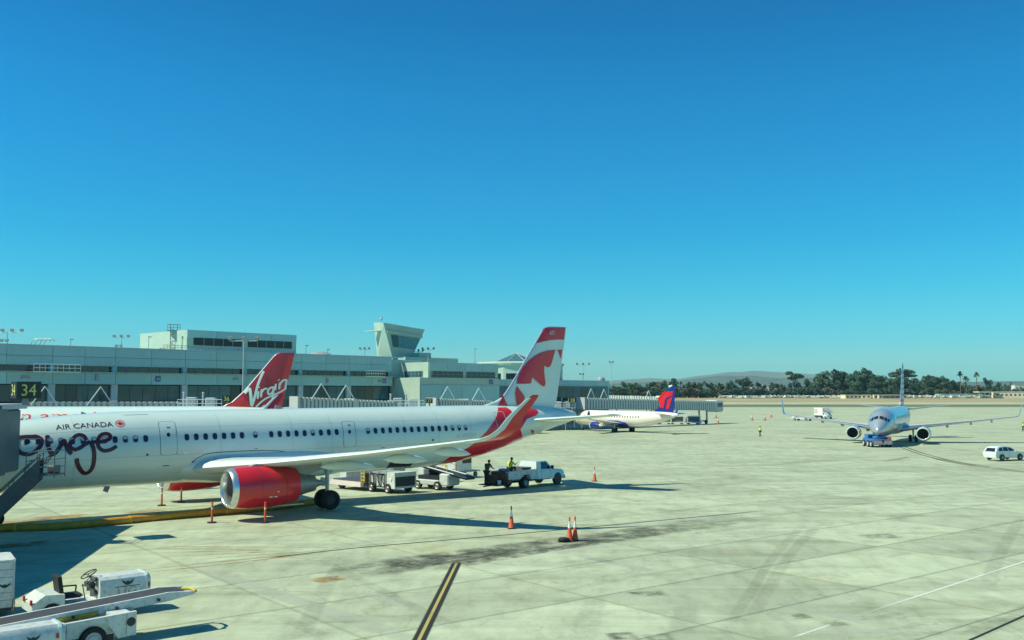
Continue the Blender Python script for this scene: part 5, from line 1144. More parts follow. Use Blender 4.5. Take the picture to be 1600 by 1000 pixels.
b = MB(); b.loft([[cv(-5, 1.0, -.45), cv(-5, 1.7, -.45), cv(-5, 1.7, -.2), cv(-5, 1.0, -.2)], [cv(.3, 1.0, -.3), cv(.3, 1.7, -.3), cv(.3, 1.7, -.2), cv(.3, 1.0, -.2)]], True, True); b.build('under_frame', dark_metal, t)
b = MB(); b.tube(cv(-3.2, .8, -.42), cv(-1.2, .8, -.22), .06, .06, 10); b.tube(cv(-1.2, .8, -.22), cv(.2, .8, -.2), .04, .04, 8); b.build('lift_cylinder', steel, t)
for k in range(7):
    b = MB(); u = -6+k*1.15; b.tube(cv(u, .80, -.09), cv(u, .86, -.09), .045, .045, 8); b.build('roller_end', dark_metal, t)
b = MB(); b.path([cv(1.9, .95, -.11), cv(2.08, 1.1, -.11), cv(2.12, 1.35, -.11), cv(2.08, 1.6, -.11), cv(1.9, 1.78, -.11)], .045, 8); b.build('front_bumper', yellow_paint, t, 50)

TR = thing('baggage_tractor', 'white open baggage tractor with dark seat and steering wheel behind the conveyor, bottom left', 'baggage tractor', (-11.5, 31.1, 0), RZ); t = TR
hood(t, -1.55, 0, -.02, .95, .35, 1.18); logo(t, -.72, .98, -.02, .4)
text_obj('lettering', 'UG', (-1.02, -.022, .58), (1, 0, 0), (0, 0, 1), .58, .24, steel, t, .006)
b = MB(); b.b2(-1.1, -.35, -.03, -.021, .84, .86); b.b2(-1.1, -.35, -.03, -.021, .53, .545); b.build('panel_seam', line_dark, t)
b = MB(); b.b2(-.1, -.04, -.035, -.01, .75, .9); b.build('side_light', tail_red, t)
b = MB(); b.cham(-3.3, -.1, .0, 1.3, .28, .5, .05); b.build('chassis', gse_white, t)
b = MB(); b.prism([(-3.45, .35), (-2.55, .35), (-2.55, .82), (-3.1, .86), (-3.45, .62)], .05, 1.25); b.build('rear_body', gse_white, t)
for v_ in (.12, .95): b = MB(); b.box((-3.47, v_, .68), (.05, .12, .14)); b.build('tail_light', tail_red, t)
b = MB(); b.cham(-2.55, -1.95, .28, .85, .62, .74, .05); b.build('seat_cushion', rubber, t)
b = MB(); b.box((-2.62, .55, 1.02), (.12, .62, .62), ry=-.15); b.build('seat_backrest', rubber, t)
b = MB(); b.tube((-2.5, .88, .92), (-2.0, .88, .9), .025); b.tube((-2.0, .88, .9), (-2.02, .88, .65), .025); b.build('armrest', dark_metal, t)
b = MB(); b.tube((-1.35, .5, .5), (-1.72, .5, 1.22), .028, .028, 8); b.build('steering_column', dark_metal, t)
b = MB(); R_ = Matrix.Rotation(-.5, 3, 'Y'); ce = Vector((-1.75, .5, 1.27)); rn = [ce+R_@Vector((.24*cos(a), .24*sin(a), 0)) for a in [2*pi*i/24 for i in range(25)]]; b.path(rn, .018, 6)
for a in (0, 2.1, 4.2): b.tube(ce, ce+R_@Vector((.24*cos(a), .24*sin(a), 0)), .014, .014, 5)
b.build('steering_wheel', rubber, t, 50)
random.seed(8)
b = MB()
for k in range(9): b.box((-1.55+random.uniform(-.12, .15), random.uniform(.15, .9), random.uniform(.7, 1.12)), (random.uniform(.1, .25), random.uniform(.1, .2), random.uniform(.08, .22)), rz=random.random())
e_ = b.build('engine_block', steel, t); e_['kind'] = 'stuff'
for k in range(4): b = MB(); y_ = .2+.2*k; b.path([(-1.5, y_, .6), (-1.72, y_+.1, .95), (-1.6, y_, 1.15), (-1.45, y_-.05, 1.05)], .02, 6); b.build('hose', rubber, t, 50)
b = MB(); b.tube((-1.9, .25, .5), (-2.0, .22, 1.0), .016); b.sphere((-2.0, .22, 1.0), .035, 8); b.build('lever', dark_metal, t)
for a in (-.75, -2.9): wheel(t, a, .08, .3, .2); wheel(t, a, 1.2, .3, .2)
b = MB(); rn = [Vector((-3.9, .3+.0*a, .62))+Vector((0, .13*cos(a), .22*sin(a))) for a in [2*pi*i/16 for i in range(17)]]; b.path(rn, .014, 5); b.tube((-3.9, .3, .2), (-3.9, .3, .42), .02); b.build('hitch_ring', dark_metal, t)
# slatted cart at the left edge
q = gnd(18, 965); CT = thing('baggage_cart', 'tall white planked baggage cart cut by the left edge of the frame', 'baggage cart', (q.x, q.y, 0), radians(33)); t = CT
for k in range(6): b = MB(); b.b2(-3, 0, 0, .05, .32+.23*k, .32+.23*k+.215); b.build('plank', gse_white, t)
for k in range(6): b = MB(); b.b2(-.05, 0, .06, 1.6, .32+.23*k, .32+.23*k+.215); b.build('plank', gse_white, t)
for a, c in ((0, 0), (0, 1.6), (-3, 0)): b = MB(); b.b2(a-.01, a+.05, c-.02, c+.05, .2, 1.76); b.build('corner_post', light_grey, t)
b = MB(); b.b2(-3, .06, -.04, 1.66, 1.70, 1.76); b.build('roof', gse_white, t); b = MB(); b.b2(-3, 0, 0, 1.6, .22, .31); b.build('floor', dark_metal, t)
logo(t, -.22, 1.0, .0, .36); wheel(t, -.5, .15, .2, .14); wheel(t, -.5, 1.45, .2, .14)

# ------------------------------------------------------------------ near jet bridge, gate 34
JB_ = thing('passenger_bridge', 'shadowed jet bridge cab with gate 34 sign docked to the big white airliner at left', 'jet bridge', (-24.6, 46.6, 0), radians(8)); t = JB_
sh = mat('bridge_panel_shaded', (.10, .14, .15), .5, 0, .1, 1, dirt=.3)  # near bridge's shade is put into this darkened panel colour
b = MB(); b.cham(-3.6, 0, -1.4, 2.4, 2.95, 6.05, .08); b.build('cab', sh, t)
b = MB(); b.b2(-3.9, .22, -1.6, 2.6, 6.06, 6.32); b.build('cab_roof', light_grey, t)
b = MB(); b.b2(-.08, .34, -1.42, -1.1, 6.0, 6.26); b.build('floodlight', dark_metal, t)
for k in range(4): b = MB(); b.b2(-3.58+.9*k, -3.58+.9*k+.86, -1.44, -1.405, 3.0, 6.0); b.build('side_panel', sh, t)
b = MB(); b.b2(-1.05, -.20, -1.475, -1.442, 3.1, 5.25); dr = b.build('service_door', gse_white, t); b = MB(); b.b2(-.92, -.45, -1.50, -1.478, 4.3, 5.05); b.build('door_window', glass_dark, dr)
text_obj('number', '34', (-.98, -1.478, 3.93), (1, 0, 0), (0, 0, 1), .5, .28, line_dark, dr, .008)
b = MB(); b.b2(.0, .9, -.2, 2.6, 2.9, 6.2); b.build('bellows', dark_metal, t) if False else None
# tunnel leading back to the terminal out of the frame
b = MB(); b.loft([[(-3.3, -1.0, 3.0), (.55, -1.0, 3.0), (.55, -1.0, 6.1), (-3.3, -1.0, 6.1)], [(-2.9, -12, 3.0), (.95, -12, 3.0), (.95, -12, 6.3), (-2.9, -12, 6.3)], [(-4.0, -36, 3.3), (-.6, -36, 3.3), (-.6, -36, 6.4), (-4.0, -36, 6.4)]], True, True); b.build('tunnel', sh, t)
for a in (-2.9, -.9): b = MB(); b.tube((a, -4, 0.5), (a, -4, 3.1), .22, .22, 12); b.build('support_column', dark_metal, t, 40)
for a in (-2.9, -1.2): wheel(t, a, -4, .55, .4)
SG = gate_sign(Vector((0, 0, 0)), 1.04, .78, '34', 'black two-sided gate 34 sign with pale yellow numerals at far left', radians(38), d=1.3, post=.32); sp_ = at(40, 622.5, 45.0); SG.location = sp_
# service stairs with landing
ST = thing('service_stairs', 'dark steel service stairs with railed landing below the gate 34 cab', 'stairs', (0, 0, 0)); t = ST
p1 = at(64, 741, 44.2); p0 = Vector((p1.x-2.9, 43.3, .05)); dd = (p1-p0); n_ = Vector((-dd.y, dd.x, 0)).normalized()*.5; up = Vector((0, 0, 1))
for s_ in (-1, 1):
    b = MB(); a, c = p0+n_*s_, p1+n_*s_; b.loft([[a-up*.25, a+n_*.06-up*.25, a+n_*.06+up*.12, a+up*.12], [c-up*.25, c+n_*.06-up*.25, c+n_*.06+up*.12, c+up*.12]], True, True); b.build('stringer', bridge_dark, t)
    b = MB(); b.tube(a+up*1.0, c+up*.95, .03, .03, 6); b.tube(a+up*.55, c+up*.55, .02, .02, 6)
    for k in range(6): q = a+(c-a)*(k/5); b.tube(q, q+up*1.0, .02, .02, 5)
    b.build('handrail', bridge_dark, t)
    b = MB(); vs = [a+up*.1, c+up*.1, c+up*.72, a+up*.72]; b.add([v+n_*.02 for v in vs]+[v-n_*.02 for v in vs], [(0, 1, 2, 3), (7, 6, 5, 4), (0, 4, 5, 1), (1, 5, 6, 2), (2, 6, 7, 3), (3, 7, 4, 0)]); b.build('side_sheet', bridge_dark, t)
for k in range(15):
    q = p0+dd*((k+.5)/15); b = MB(); b.box(q, (.32, 1.0, .035), rz=atan2(dd.y, dd.x)); b.build('tread', bridge_dark, t)
L0 = p1+Vector((.40, .1, 0)); b = MB(); b.box(L0, (.8, 1.1, .08)); b.build('landing', bridge_dark, t)
b = MB()
for k in (.35, .7, 1.08):
    b.tube(L0+Vector((-.4, -.52, k)), L0+Vector((.4, -.52, k)), .02); b.tube(L0+Vector((.4, -.52, k)), L0+Vector((.4, .52, k)), .02)
for a, c in ((-.4, -.52), (.4, -.52), (.4, .52)): b.tube(L0+Vector((a, c, -.15)), L0+Vector((a, c, 1.08)), .022)
b.build('railing', bridge_dark, t)
b = MB(); b.tube(L0+Vector((-.9, -.5, -.7)), L0+Vector((-.9, -.5, .95)), .02); b.tube(L0+Vector((-.9, -.5, .95)), L0+Vector((.4, -.5, 1.3)), .02); b.tube(L0+Vector((-.9, -.5, .6)), L0+Vector((.4, -.5, .9)), .02); b.build('stay', bridge_dark, t)
b = MB(); b.cham(L0.x-.05, L0.x+.32, L0.y-.3, L0.y+.3, L0.z+.05, L0.z+.42, .05); b.build('tool_box', bridge_dark, t)
for k in range(3): b = MB(); b.path([L0+Vector((-.35, -.45, .2)), L0+Vector((-.2+.1*k, -.5, .6)), L0+Vector((.05, -.52, .5+.15*k)), L0+Vector((.35, -.52, 1.0))], .018, 6); b.build('cable', rubber, t, 50)
# ------------------------------------------------------------------ vehicles round the big airliner
def veh(name, label, cat, a, c, group=None):
    """origin on the ground at pixel a, heading towards pixel c"""
    p, q = gnd(*a), gnd(*c); d = q-p; return thing(name, label, cat, (p.x, p.y, p.z), atan2(d.y, d.x), group)
# utility pickup: x forward from rear axle
t = veh('utility_pickup', 'white utility pickup with grey side boxes parked under the tail, facing right', 'pickup truck', (805, 762), (863, 756)); PK = t
w = .95
def cabshape(b, x0, x1, x2, x3, z0, z1, w0, w1):      # glasshouse
    b.loft([[(x0, -w0, z0), (x3, -w0, z0), (x3, w0, z0), (x0, w0, z0)], [(x1, -w1, z1), (x2, -w1, z1), (x2, w1, z1), (x1, w1, z1)]], True, True)
b = MB(); b.loft([[(x, -y, z) for y, z in ((-w, .55), (-w, 1.1), (-w*.93, 1.24), (w*.93, 1.24), (w, 1.1), (w, .55))] for x in (1.55, 3.05)]+[[(x, -y*k, z) for y, z in ((-w, .5), (-w, 1.02*q_), (-w*.9, 1.17*q_), (w*.9, 1.17*q_), (w, 1.02*q_), (w, .5))] for x, k, q_ in ((3.2, .99, 1.0), (4.6, .97, .97), (4.95, .9, .88))], True, True); b.build('cab_body', white_paint, t, 35)
b = MB(); cabshape(b, 1.5, 1.62, 2.75, 3.45, 1.22, 1.86, w*.95, w*.80); b.build('cab_roof', white_paint, t)
for s_ in (-1, 1):
    b = MB(); b.loft([[(2.0, s_*(w*.945+.012), 1.27), (3.2, s_*(w*.945+.012), 1.27), (2.72, s_*(w*.82+.012), 1.78), (2.08, s_*(w*.82+.012), 1.78)], [(2.0, s_*(w*.93), 1.27), (3.2, s_*(w*.93), 1.27), (2.72, s_*(w*.8), 1.78), (2.08, s_*(w*.8), 1.78)]], True, True); b.build('side_window', glass_dark, t)
    b = MB(); b.box((3.15, s_*(w+.12), 1.38), (.12, .2, .26)); b.build('mirror', dark_metal, t)
    b = MB(); b.b2(1.95, 1.965, s_*(w+.003)-.004, s_*(w+.003)+.004, .62, 1.2); b.b2(3.1, 3.115, s_*(w+.003)-.004, s_*(w+.003)+.004, .62, 1.2); b.build('door_seam', line_dark, t)
    b = MB(); b.lathe([(-.02, .47), (.02, .47)], (4.02, s_*(w+.0), .45), 'y', 20, True, True); b.build('wheel_arch', dark_metal, t)
b = MB(); b.loft([[(2.86, -w*.8, 1.81), (2.86, w*.8, 1.81), (3.50, w*.86, 1.26), (3.50, -w*.86, 1.26)], [(2.80, -w*.8, 1.81), (2.80, w*.8, 1.81), (3.42, w*.86, 1.26), (3.42, -w*.86, 1.26)]], True, True); b.build('windscreen', glass_dark, t)
b = MB(); b.loft([[(1.535, -.6, 1.3), (1.535, .6, 1.3), (1.60, .55, 1.75), (1.60, -.55, 1.75)], [(1.56, -.6, 1.3), (1.56, .6, 1.3), (1.64, .55, 1.75), (1.64, -.55, 1.75)]], True, True); b.build('rear_window', glass_teal, t)
for s_ in (-1, 1):
    b = MB(); b.prism([(-2.0, .75), (-.6, .75), (-.45, 1.02), (.45, 1.02), (.6, .62), (1.42, .62), (1.42, 1.32), (-2.0, 1.32)], s_*.72, s_*1.04); b.build('side_box', gse_white, t)
    b = MB()
    for k in (-.62, .62): b.b2(k-.01, k+.01, s_*1.043-.004, s_*1.043+.004, .95, 1.3)
    b.build('box_seam', line_dark, t); b = MB(); b.b2(-1.5, -1.1, s_*1.046-.004, s_*1.046+.004, 1.05, 1.1); b.b2(.1, .25, s_*1.046-.004, s_*1.046+.004, .95, 1.2); b.build('latch', grey_paint, t)
b = MB(); b.b2(-2.0, 1.45, -.72, .72, .62, .8); b.build('bed', grey_paint, t)
b = MB(); b.b2(-2.0, 5.0, -.45, .45, .42, .6); b.build('frame', dark_metal, t)
b = MB(); b.b2(4.9, 5.05, -.9, .9, .42, .68); b.build('bumper', light_grey, t)
for s_ in (-.6, .6): b = MB(); b.box((4.93, s_, .85), (.06, .3, .2)); b.build('headlight', lamp_glass, t)
for s_ in (-1, 1): wheel(t, 0, s_*.8, .42, .42); wheel(t, 4.02, s_*.83, .42, .26)
b = MB(); b.cham(-2.0, -1.5, -.98, .98, .45, 1.28, .04); b.build('rear_cabinet', cardboard, t)
b = MB(); b.b2(-3.1, -2.0, -.9, .9, .38, .44); b.build('tail_platform', dark_metal, t)
b = MB(); b.tube((-3.6, 0, .35), (-2.0, 0, .4), .05); b.build('tow_bar', steel, t)
b = MB(); b.lathe([(.44, .13), (.74, .15)], (-2.45, -.5, 0), 'z', 14, True, True); b.build('bucket', reflective, t)
BG = thing('blue_bundle', 'blue plastic bundle lying on the rear cabinet of the pickup', 'bundle', (0, 0, 0)); PKM = Matrix.Translation(PK.location) @ PK.rotation_euler.to_matrix().to_4x4()
def onpk(x, y, z): return PKM @ Vector((x, y, z))
q = onpk(-1.72, -.3, 1.28); BG.location = q; b = MB(); random.seed(2)
b.sphere((0, 0, .10), .42, 12, (1, .8, .34)); b.v = [(x+random.uniform(-.05, .05), y+random.uniform(-.05, .05), max(0, z+random.uniform(-.04, .05))) for x, y, z in b.v]; b.build('wrapping', blue_plastic, BG, 30)
for nm, lb, x_, y_, d_, m_ in (('equipment_box', 'large grey equipment box standing in the pickup bed behind the cab', .95, .1, (.85, 1.1, .62), bridge_dark), ('equipment_box', 'small white box in the pickup bed under the seated worker', -.55, .1, (.7, .7, .42), light_grey), ('equipment_box', 'brown open box beside the standing worker', -2.35, .25, (.5, .9, .6), cardboard)):
    q = onpk(x_, y_, .8 if x_ > -2 else .44); o = thing(nm, lb, 'box', q, PK.rotation_euler.z); b = MB(); b.cham(-d_[0]/2, d_[0]/2, -d_[1]/2, d_[1]/2, 0, d_[2], .03); b.build('case', m_, o); b = MB(); b.b2(-d_[0]/2-.01, d_[0]/2+.01, -d_[1]/2-.01, d_[1]/2+.01, d_[2], d_[2]+.04); b.build('lid', m_, o)
# people
def person(label, loc, rz, pose, top, legs=cloth_dark, hat=None, scale=1.0):
    t = thing('person', label, 'person', loc, rz)
    S = pose
    def skin(name, keys, edges, rad, m, grow=1.0):
        idx = {k: i for i, k in enumerate(keys)}; me = bpy.data.meshes.new(name); me.from_pydata([S[k] for k in keys], [(idx[a], idx[c]) for a, c in edges], []); me.materials.append(m)
        o = link(name, me, t); bm = bmesh.new(); bm.from_mesh(me); sk = bm.verts.layers.skin.verify(); bm.verts.ensure_lookup_table()
        for k in keys: bm.verts[idx[k]][sk].radius = (rad[k]*grow, rad[k]*grow*(.8 if k in ('pelvis', 'waist', 'chest') else 1)); bm.verts[idx[k]][sk].use_root = (k == keys[0])
        bm.to_mesh(me); bm.free(); mo = o.modifiers.new('skin', 'SKIN'); mo.use_smooth_shade = True; su = o.modifiers.new('sub', 'SUBSURF'); su.levels = 1; su.render_levels = 1; return o
    R = dict(pelvis=.15, waist=.135, chest=.17, neck=.055, head0=.075, head1=.10, head2=.07, shL=.075, elL=.045, wrL=.032, haL=.04, shR=.075, elR=.045, wrR=.032, haR=.04, hipL=.10, knL=.065, anL=.045, toL=.04, hipR=.10, knR=.065, anR=.045, toR=.04)
    E_ = [('pelvis', 'waist'), ('waist', 'chest'), ('chest', 'neck'), ('neck', 'head0'), ('head0', 'head1'), ('head1', 'head2')]+[(a+s_, c+s_) for s_ in 'LR' for a, c in (('sh', 'el'), ('el', 'wr'), ('wr', 'ha'), ('hip', 'kn'), ('kn', 'an'), ('an', 'to'))]+[('chest', 'shL'), ('chest', 'shR'), ('pelvis', 'hipL'), ('pelvis', 'hipR')]
    K = list(R); skin('body', K, E_, R, skin_m)
    ct = ['chest', 'waist', 'pelvis', 'shL', 'elL', 'shR', 'elR']; skin('shirt', ct, [('chest', 'waist'), ('waist', 'pelvis'), ('chest', 'shL'), ('shL', 'elL'), ('chest', 'shR'), ('shR', 'elR')], R, top, 1.18)
    cl = ['pelvis', 'hipL', 'knL', 'anL', 'hipR', 'knR', 'anR']; skin('trousers', cl, [('pelvis', 'hipL'), ('hipL', 'knL'), ('knL', 'anL'), ('pelvis', 'hipR'), ('hipR', 'knR'), ('knR', 'anR')], R, legs, 1.25)
    hd = Vector(S['head1']); b = MB(); b.sphere(hd+Vector((-.02, 0, .05)), .115, 12, (1.05, .9, .85)); b.build('cap' if hat else 'hair', hat or hair_m, t, 60)
    f = (hd-Vector(S['head0'])); b = MB(); b.prism([(hd.x+.09, hd.z-.04), (hd.x+.125, hd.z-.03), (hd.x+.09, hd.z+.02)], hd.y-.012, hd.y+.012); b.build('nose', skin_m, t)
    for s_ in 'LR':
        b = MB(); to = Vector(S['to'+s_]); an = Vector(S['an'+s_]); b.path([an+Vector((-.05, 0, -.04)), to+Vector((0, 0, 0)), to+Vector((.06, 0, -.005))], [.06, .05, .035], 8); b.build('boot', rubber, t, 50)
        wv = Vector(S['ha'+s_]); d = (wv-Vector(S['wr'+s_])).normalized(); sd = d.cross(Vector((0, 0, 1))); sd = sd.normalized() if sd.length > .1 else Vector((0, 1, 0))
        for k in range(4): b = MB(); o = wv+sd*(.022*(k-1.5)); b.path([o, o+d*.05, o+d*.085+Vector((0, 0, -.015))], [.011, .010, .008], 5); b.build('finger', skin_m, t, 50)
        b = MB(); b.path([wv-d*.02+sd*.03, wv+d*.02+sd*.06], [.012, .009], 5); b.build('thumb', skin_m, t, 50)
    t.scale = (scale,)*3; return t
STAND = dict(pelvis=(0, 0, .95), waist=(0, 0, 1.12), chest=(.0, 0, 1.32), neck=(.01, 0, 1.5), head0=(.03, 0, 1.57), head1=(.03, 0, 1.66), head2=(.02, 0, 1.72), shL=(0, .2, 1.42), elL=(-.02, .27, 1.13), wrL=(.08, .27, .9), haL=(.1, .27, .82), shR=(0, -.2, 1.42), elR=(-.02, -.27, 1.13), wrR=(.08, -.27, .9), haR=(.1, -.27, .82), hipL=(0, .1, .9), knL=(.03, .12, .48), anL=(-.02, .13, .09), toL=(.14, .14, .04), hipR=(0, -.1, .9), knR=(.03, -.12, .48), anR=(-.02, -.13, .09), toR=(.14, -.14, .04))
LEAN = dict(STAND); LEAN.update(chest=(.14, 0, 1.3), neck=(.24, 0, 1.46), head0=(.29, 0, 1.52), head1=(.32, 0, 1.6), head2=(.32, 0, 1.66), shL=(.16, .2, 1.4), elL=(.38, .24, 1.2), wrL=(.6, .2, 1.18), haL=(.68, .19, 1.16), shR=(.16, -.2, 1.4), elR=(.36, -.24, 1.16), wrR=(.58, -.2, 1.1), haR=(.66, -.19, 1.08), waist=(.04, 0, 1.12))
SIT = dict(STAND); SIT.update(pelvis=(0, 0, .15), waist=(.03, 0, .32), chest=(.12, 0, .52), neck=(.2, 0, .68), head0=(.24, 0, .75), head1=(.27, 0, .84), head2=(.27, 0, .90), shL=(.13, .2, .6), elL=(.3, .27, .4), wrL=(.55, .22, .45), haL=(.63, .21, .46), shR=(.13, -.2, .6), elR=(.32, -.26, .42), wrR=(.58, -.2, .52), haR=(.66, -.19, .55), hipL=(.05, .1, .15), knL=(.48, .14, .28), anL=(.5, .14, -.16), toL=(.64, .15, -.21), hipR=(.05, -.1, .15), knR=(.48, -.14, .28), anR=(.5, -.14, -.16), toR=(.64, -.15, -.21))
WALK = dict(STAND); WALK.update(knL=(.16, .1, .5), anL=(.2, .1, .1), toL=(.35, .1, .05), knR=(.0, -.1, .5), anR=(-.22, -.1, .14), toR=(-.08, -.1, .04), elL=(-.1, .27, 1.14), wrL=(-.05, .26, .9), haL=(-.03, .26, .82), elR=(.06, -.27, 1.14), wrR=(.25, -.26, .98), haR=(.32, -.25, .94))
person('worker in dark olive shirt and cap leaning over the tail platform of the pickup', onpk(-2.95, .25, .44), PK.rotation_euler.z+.1, LEAN, cloth_green, hat=hair_m)
person('worker in yellow vest sitting on a box in the pickup bed', onpk(-.5, .1, 1.26), PK.rotation_euler.z+.1, SIT, vest)
person('worker in yellow vest walking on open concrete left of the silver airliner', gnd(1188, 682), radians(200), WALK, vest)
person('worker in yellow vest at the far right edge beyond the white car', gnd(1599, 674), radians(170), WALK, vest)

# belt loader under the rear hold, cargo loader, tractor, carts
t = veh('cargo_loader', 'white cargo loader with long pale deck under the belly of the big airliner', 'cargo loader', (648, 769), (520, 757)); CLD = t     # +x towards its deck end
b = MB(); b.b2(-.1, .75, -.05, 1.9, .35, 1.45); b.build('engine_body', gse_white, t); b = MB(); b.b2(.76, 2.9, .05, 1.8, .35, 1.2); b.build('shade_dark_bay', bridge_dark, t)  # bay painted dark to stand in for the airliner's shadow
for k in range(7): b = MB(); b.b2(.85+.29*k, 1.05+.29*k, 1.8, 1.86, .45, 1.12); b.build('side_rib', light_grey if k % 2 else steel, t)
for k in range(4): b = MB(); b.path([(.9+.5*k, 1.9, .4), (1.1+.5*k, 2.0, .8), (1.35+.5*k, 1.85, 1.25)], .03, 6); b.build('hose', rubber, t)
for k in (1.0, 1.9, 2.75): b = MB(); b.tube((k, 1.8, 1.2), (k, 1.8, 1.9), .035, .035, 6); b.tube((k-.4, 1.8, 1.9), (k+.4, 1.8, 1.9), .03, .03, 6); b.build('rail_post', light_grey, t)
b = MB(); b.tube((.3, 1.92, 1.0), (.3, 1.95, 1.0), .12, .12, 12); b.build('round_lamp', lamp_glass, t)
b = MB(); b.b2(-.14, -.1, .1, 1.8, .5, 1.15); b.build('radiator_grille', dark_metal, t); b = MB(); b.b2(2.9, 3.3, 0, 1.9, .3, 1.25); b.build('control_box', dark_metal, t)
b = MB(); b.b2(3.3, 6.9, .1, 2.2, .28, .62); b.build('deck_frame', mat('pale_pink_paint', (.72, .60, .57), .5, 0, .05, dirt=.15), t)
for k in range(12): b = MB(); b.tube((3.5+.28*k, .15, .66), (3.5+.28*k, 2.15, .66), .05, .05, 8); b.build('roller', steel, t)
for k in (0, .7): b = MB(); b.tube((3.1+k*.5, 2.0, .6), (3.1+k*.5, 2.0, 1.85), .05, .05, 8); b.build('ladder_rail', yellow_paint, t)
for k in range(5): b = MB(); b.tube((3.1, 2.0, .75+.24*k), (3.45, 2.0, .75+.24*k), .035, .035, 6); b.build('ladder_rung', yellow_paint, t)
b = MB(); b.b2(.2, 2.6, .2, 1.7, 1.3, 1.42); b.build('top_deck', grey_paint, t)
for a in (.6, 2.4, 5.9): wheel(t, a, 1.85, .34, .3); wheel(t, a, .1, .34, .3)
CN = thing('cargo_container', 'grey igloo cargo container standing behind the yellow ladder of the cargo loader', 'cargo container', gnd(553, 752), .5); b = MB(); b.prism([(-.9, .2), (.7, .2), (1.2, .75), (1.2, 1.75), (-.9, 1.75)], -.75, .75); b.build('shell', light_grey, CN); b = MB(); b.b2(-.95, 1.0, -.8, .8, .0, .2); b.build('base', steel, CN)
for k in (-.4, .1, .6): b = MB(); b.b2(k, k+.03, -.77, -.752, .25, 1.7); b.build('rib', grey_paint, CN)
t = veh('belt_loader', 'belt loader with yellow railed conveyor reaching up to the rear hold', 'belt loader', (706, 764), (650, 760)); b = MB(); b.cham(.0, 2.2, 0, 1.5, .35, .72, .06); b.build('body', light_grey, t); b = MB(); b.b2(.1, 2.1, .15, 1.35, .72, 1.0); b.build('shade_dark_machinery', dark_metal, t)  # grey body and dark parts carry the airliner's shadow in their colour
b = MB(); b.cham(-.9, .0, .1, 1.4, .35, 1.2, .08); b.build('engine_cover', gse_white, t); b = MB(); b.b2(2.2, 3.0, .1, 1.3, .3, .75); b.build('step', gse_white, t)
b = MB(); b.loft([[(-2.4, .25, .85), (-2.4, 1.15, .85), (-2.4, 1.15, 1.0), (-2.4, .25, 1.0)], [(3.4, .25, 1.75), (3.4, 1.15, 1.75), (3.4, 1.15, 1.9), (3.4, .25, 1.9)]], True, True); b.build('conveyor', dark_metal, t) if False else b.build('conveyor', dark_metal, t)
for y_ in (.2, 1.2):
    b = MB(); b.tube((-2.4, y_, 1.02), (3.4, y_, 1.92), .05, .05, 6); b.build('conveyor_rail', light_grey, t); b = MB(); b.tube((-.6, y_, 1.8), (2.6, y_, 2.35), .045, .045, 6)
    for k in range(4): q = -.6+1.05*k; b.tube((q, y_, 1.3+.155*(q+.6)), (q, y_, 1.8+.172*(q+.6)), .03, .03, 5)
    b.build('guard_rail', yellow_paint, t)
b = MB(); b.box((1.4, .4, 1.15), (.5, .5, .3)); b.box((1.65, .4, 1.4), (.1, .5, .5)); b.build('seat', rubber, t); b = MB()
for k in range(5): b.box((-.4+.45*k, -.01, .65+.1*(k % 2)), (.2, .03, .25))
for o_ in (b.build('hatch', dark_metal, t),): o_['kind'] = 'stuff'
for a in (.1, 2.0): wheel(t, a, .1, .33, .25); wheel(t, a, 1.4, .33, .25)
def dark_sign_cart(lbl, a, c, lettering=None):
    t = veh('baggage_cart', lbl, 'baggage cart', a, c); b = MB(); b.b2(0, 3.1, 0, 1.5, .45, .55); b.build('deck', grey_paint, t)
    b = MB(); b.cham(0, 2.1, .05, 1.45, .55, 1.9, .05); b.build('container', gse_white, t); b = MB(); b.b2(.9, 2.0, .02, .045, 1.2, 1.6); s_ = b.build('sign_panel', sign_black, t)
    text_obj('lettering', 'DHL', (1.05, .02, 1.28), (1, 0, 0), (0, 0, 1), .8, .22, reflective, s_, .008) if False else None
    for a_ in (.5, 2.6): wheel(t, a_, .1, .22, .15); wheel(t, a_, 1.4, .22, .15)
    return t
dark_sign_cart('white container on a cart with dark sign panel left of the standing worker', (712, 748), (748, 745))
t = veh('baggage_tractor', 'small white tractor partly hidden behind the belt loader', 'baggage tractor', (700, 754), (725, 751)); b = MB(); b.cham(0, 1.2, 0, 1.2, .35, 1.0, .08); b.build('hood', gse_white, t); b = MB(); b.b2(-1.3, 0, 0, 1.2, .35, .6); b.build('chassis', gse_white, t); b = MB(); b.cham(-.9, -.4, .3, .9, .6, 1.15, .05); b.build('seat', rubber, t)
for a_ in (.9, -.9): wheel(t, a_, .1, .3, .2); wheel(t, a_, 1.1, .3, .2)
random.seed(31)
for x_, y_, w_, h_, m_, lb in ((598, 757, 1.6, 1.5, bridge_dark, 'dark ground power cabinet behind the cargo loader'), (618, 752, 1.2, 1.9, dark_metal, 'dark upright lift frame under the open hold, behind the cargo loader'), (668, 752, 1.3, 1.1, light_grey, 'pale crate on the ground behind the belt loader')):
    t = thing('ground_equipment', lb, 'equipment', gnd(x_, y_), .6); b = MB(); b.cham(-w_/2, w_/2, -.5, .5, .25, h_, .05); b.build('cabinet', m_, t); b = MB(); b.b2(-w_/2+.1, w_/2-.1, -.53, -.502, .6, h_-.2); b.build('panel', steel, t)
    for a_ in (-.4, .4): wheel(t, a_*w_, -.35, .16, .12)
# open cargo hold: dark belly patch stands in for its unlit inside
A.decal('hold_shade_patch', [[(27.6, -1.2), (29.4, -1.2), (29.4, -2.35), (27.6, -2.35)]], dark_metal, .012, .2)
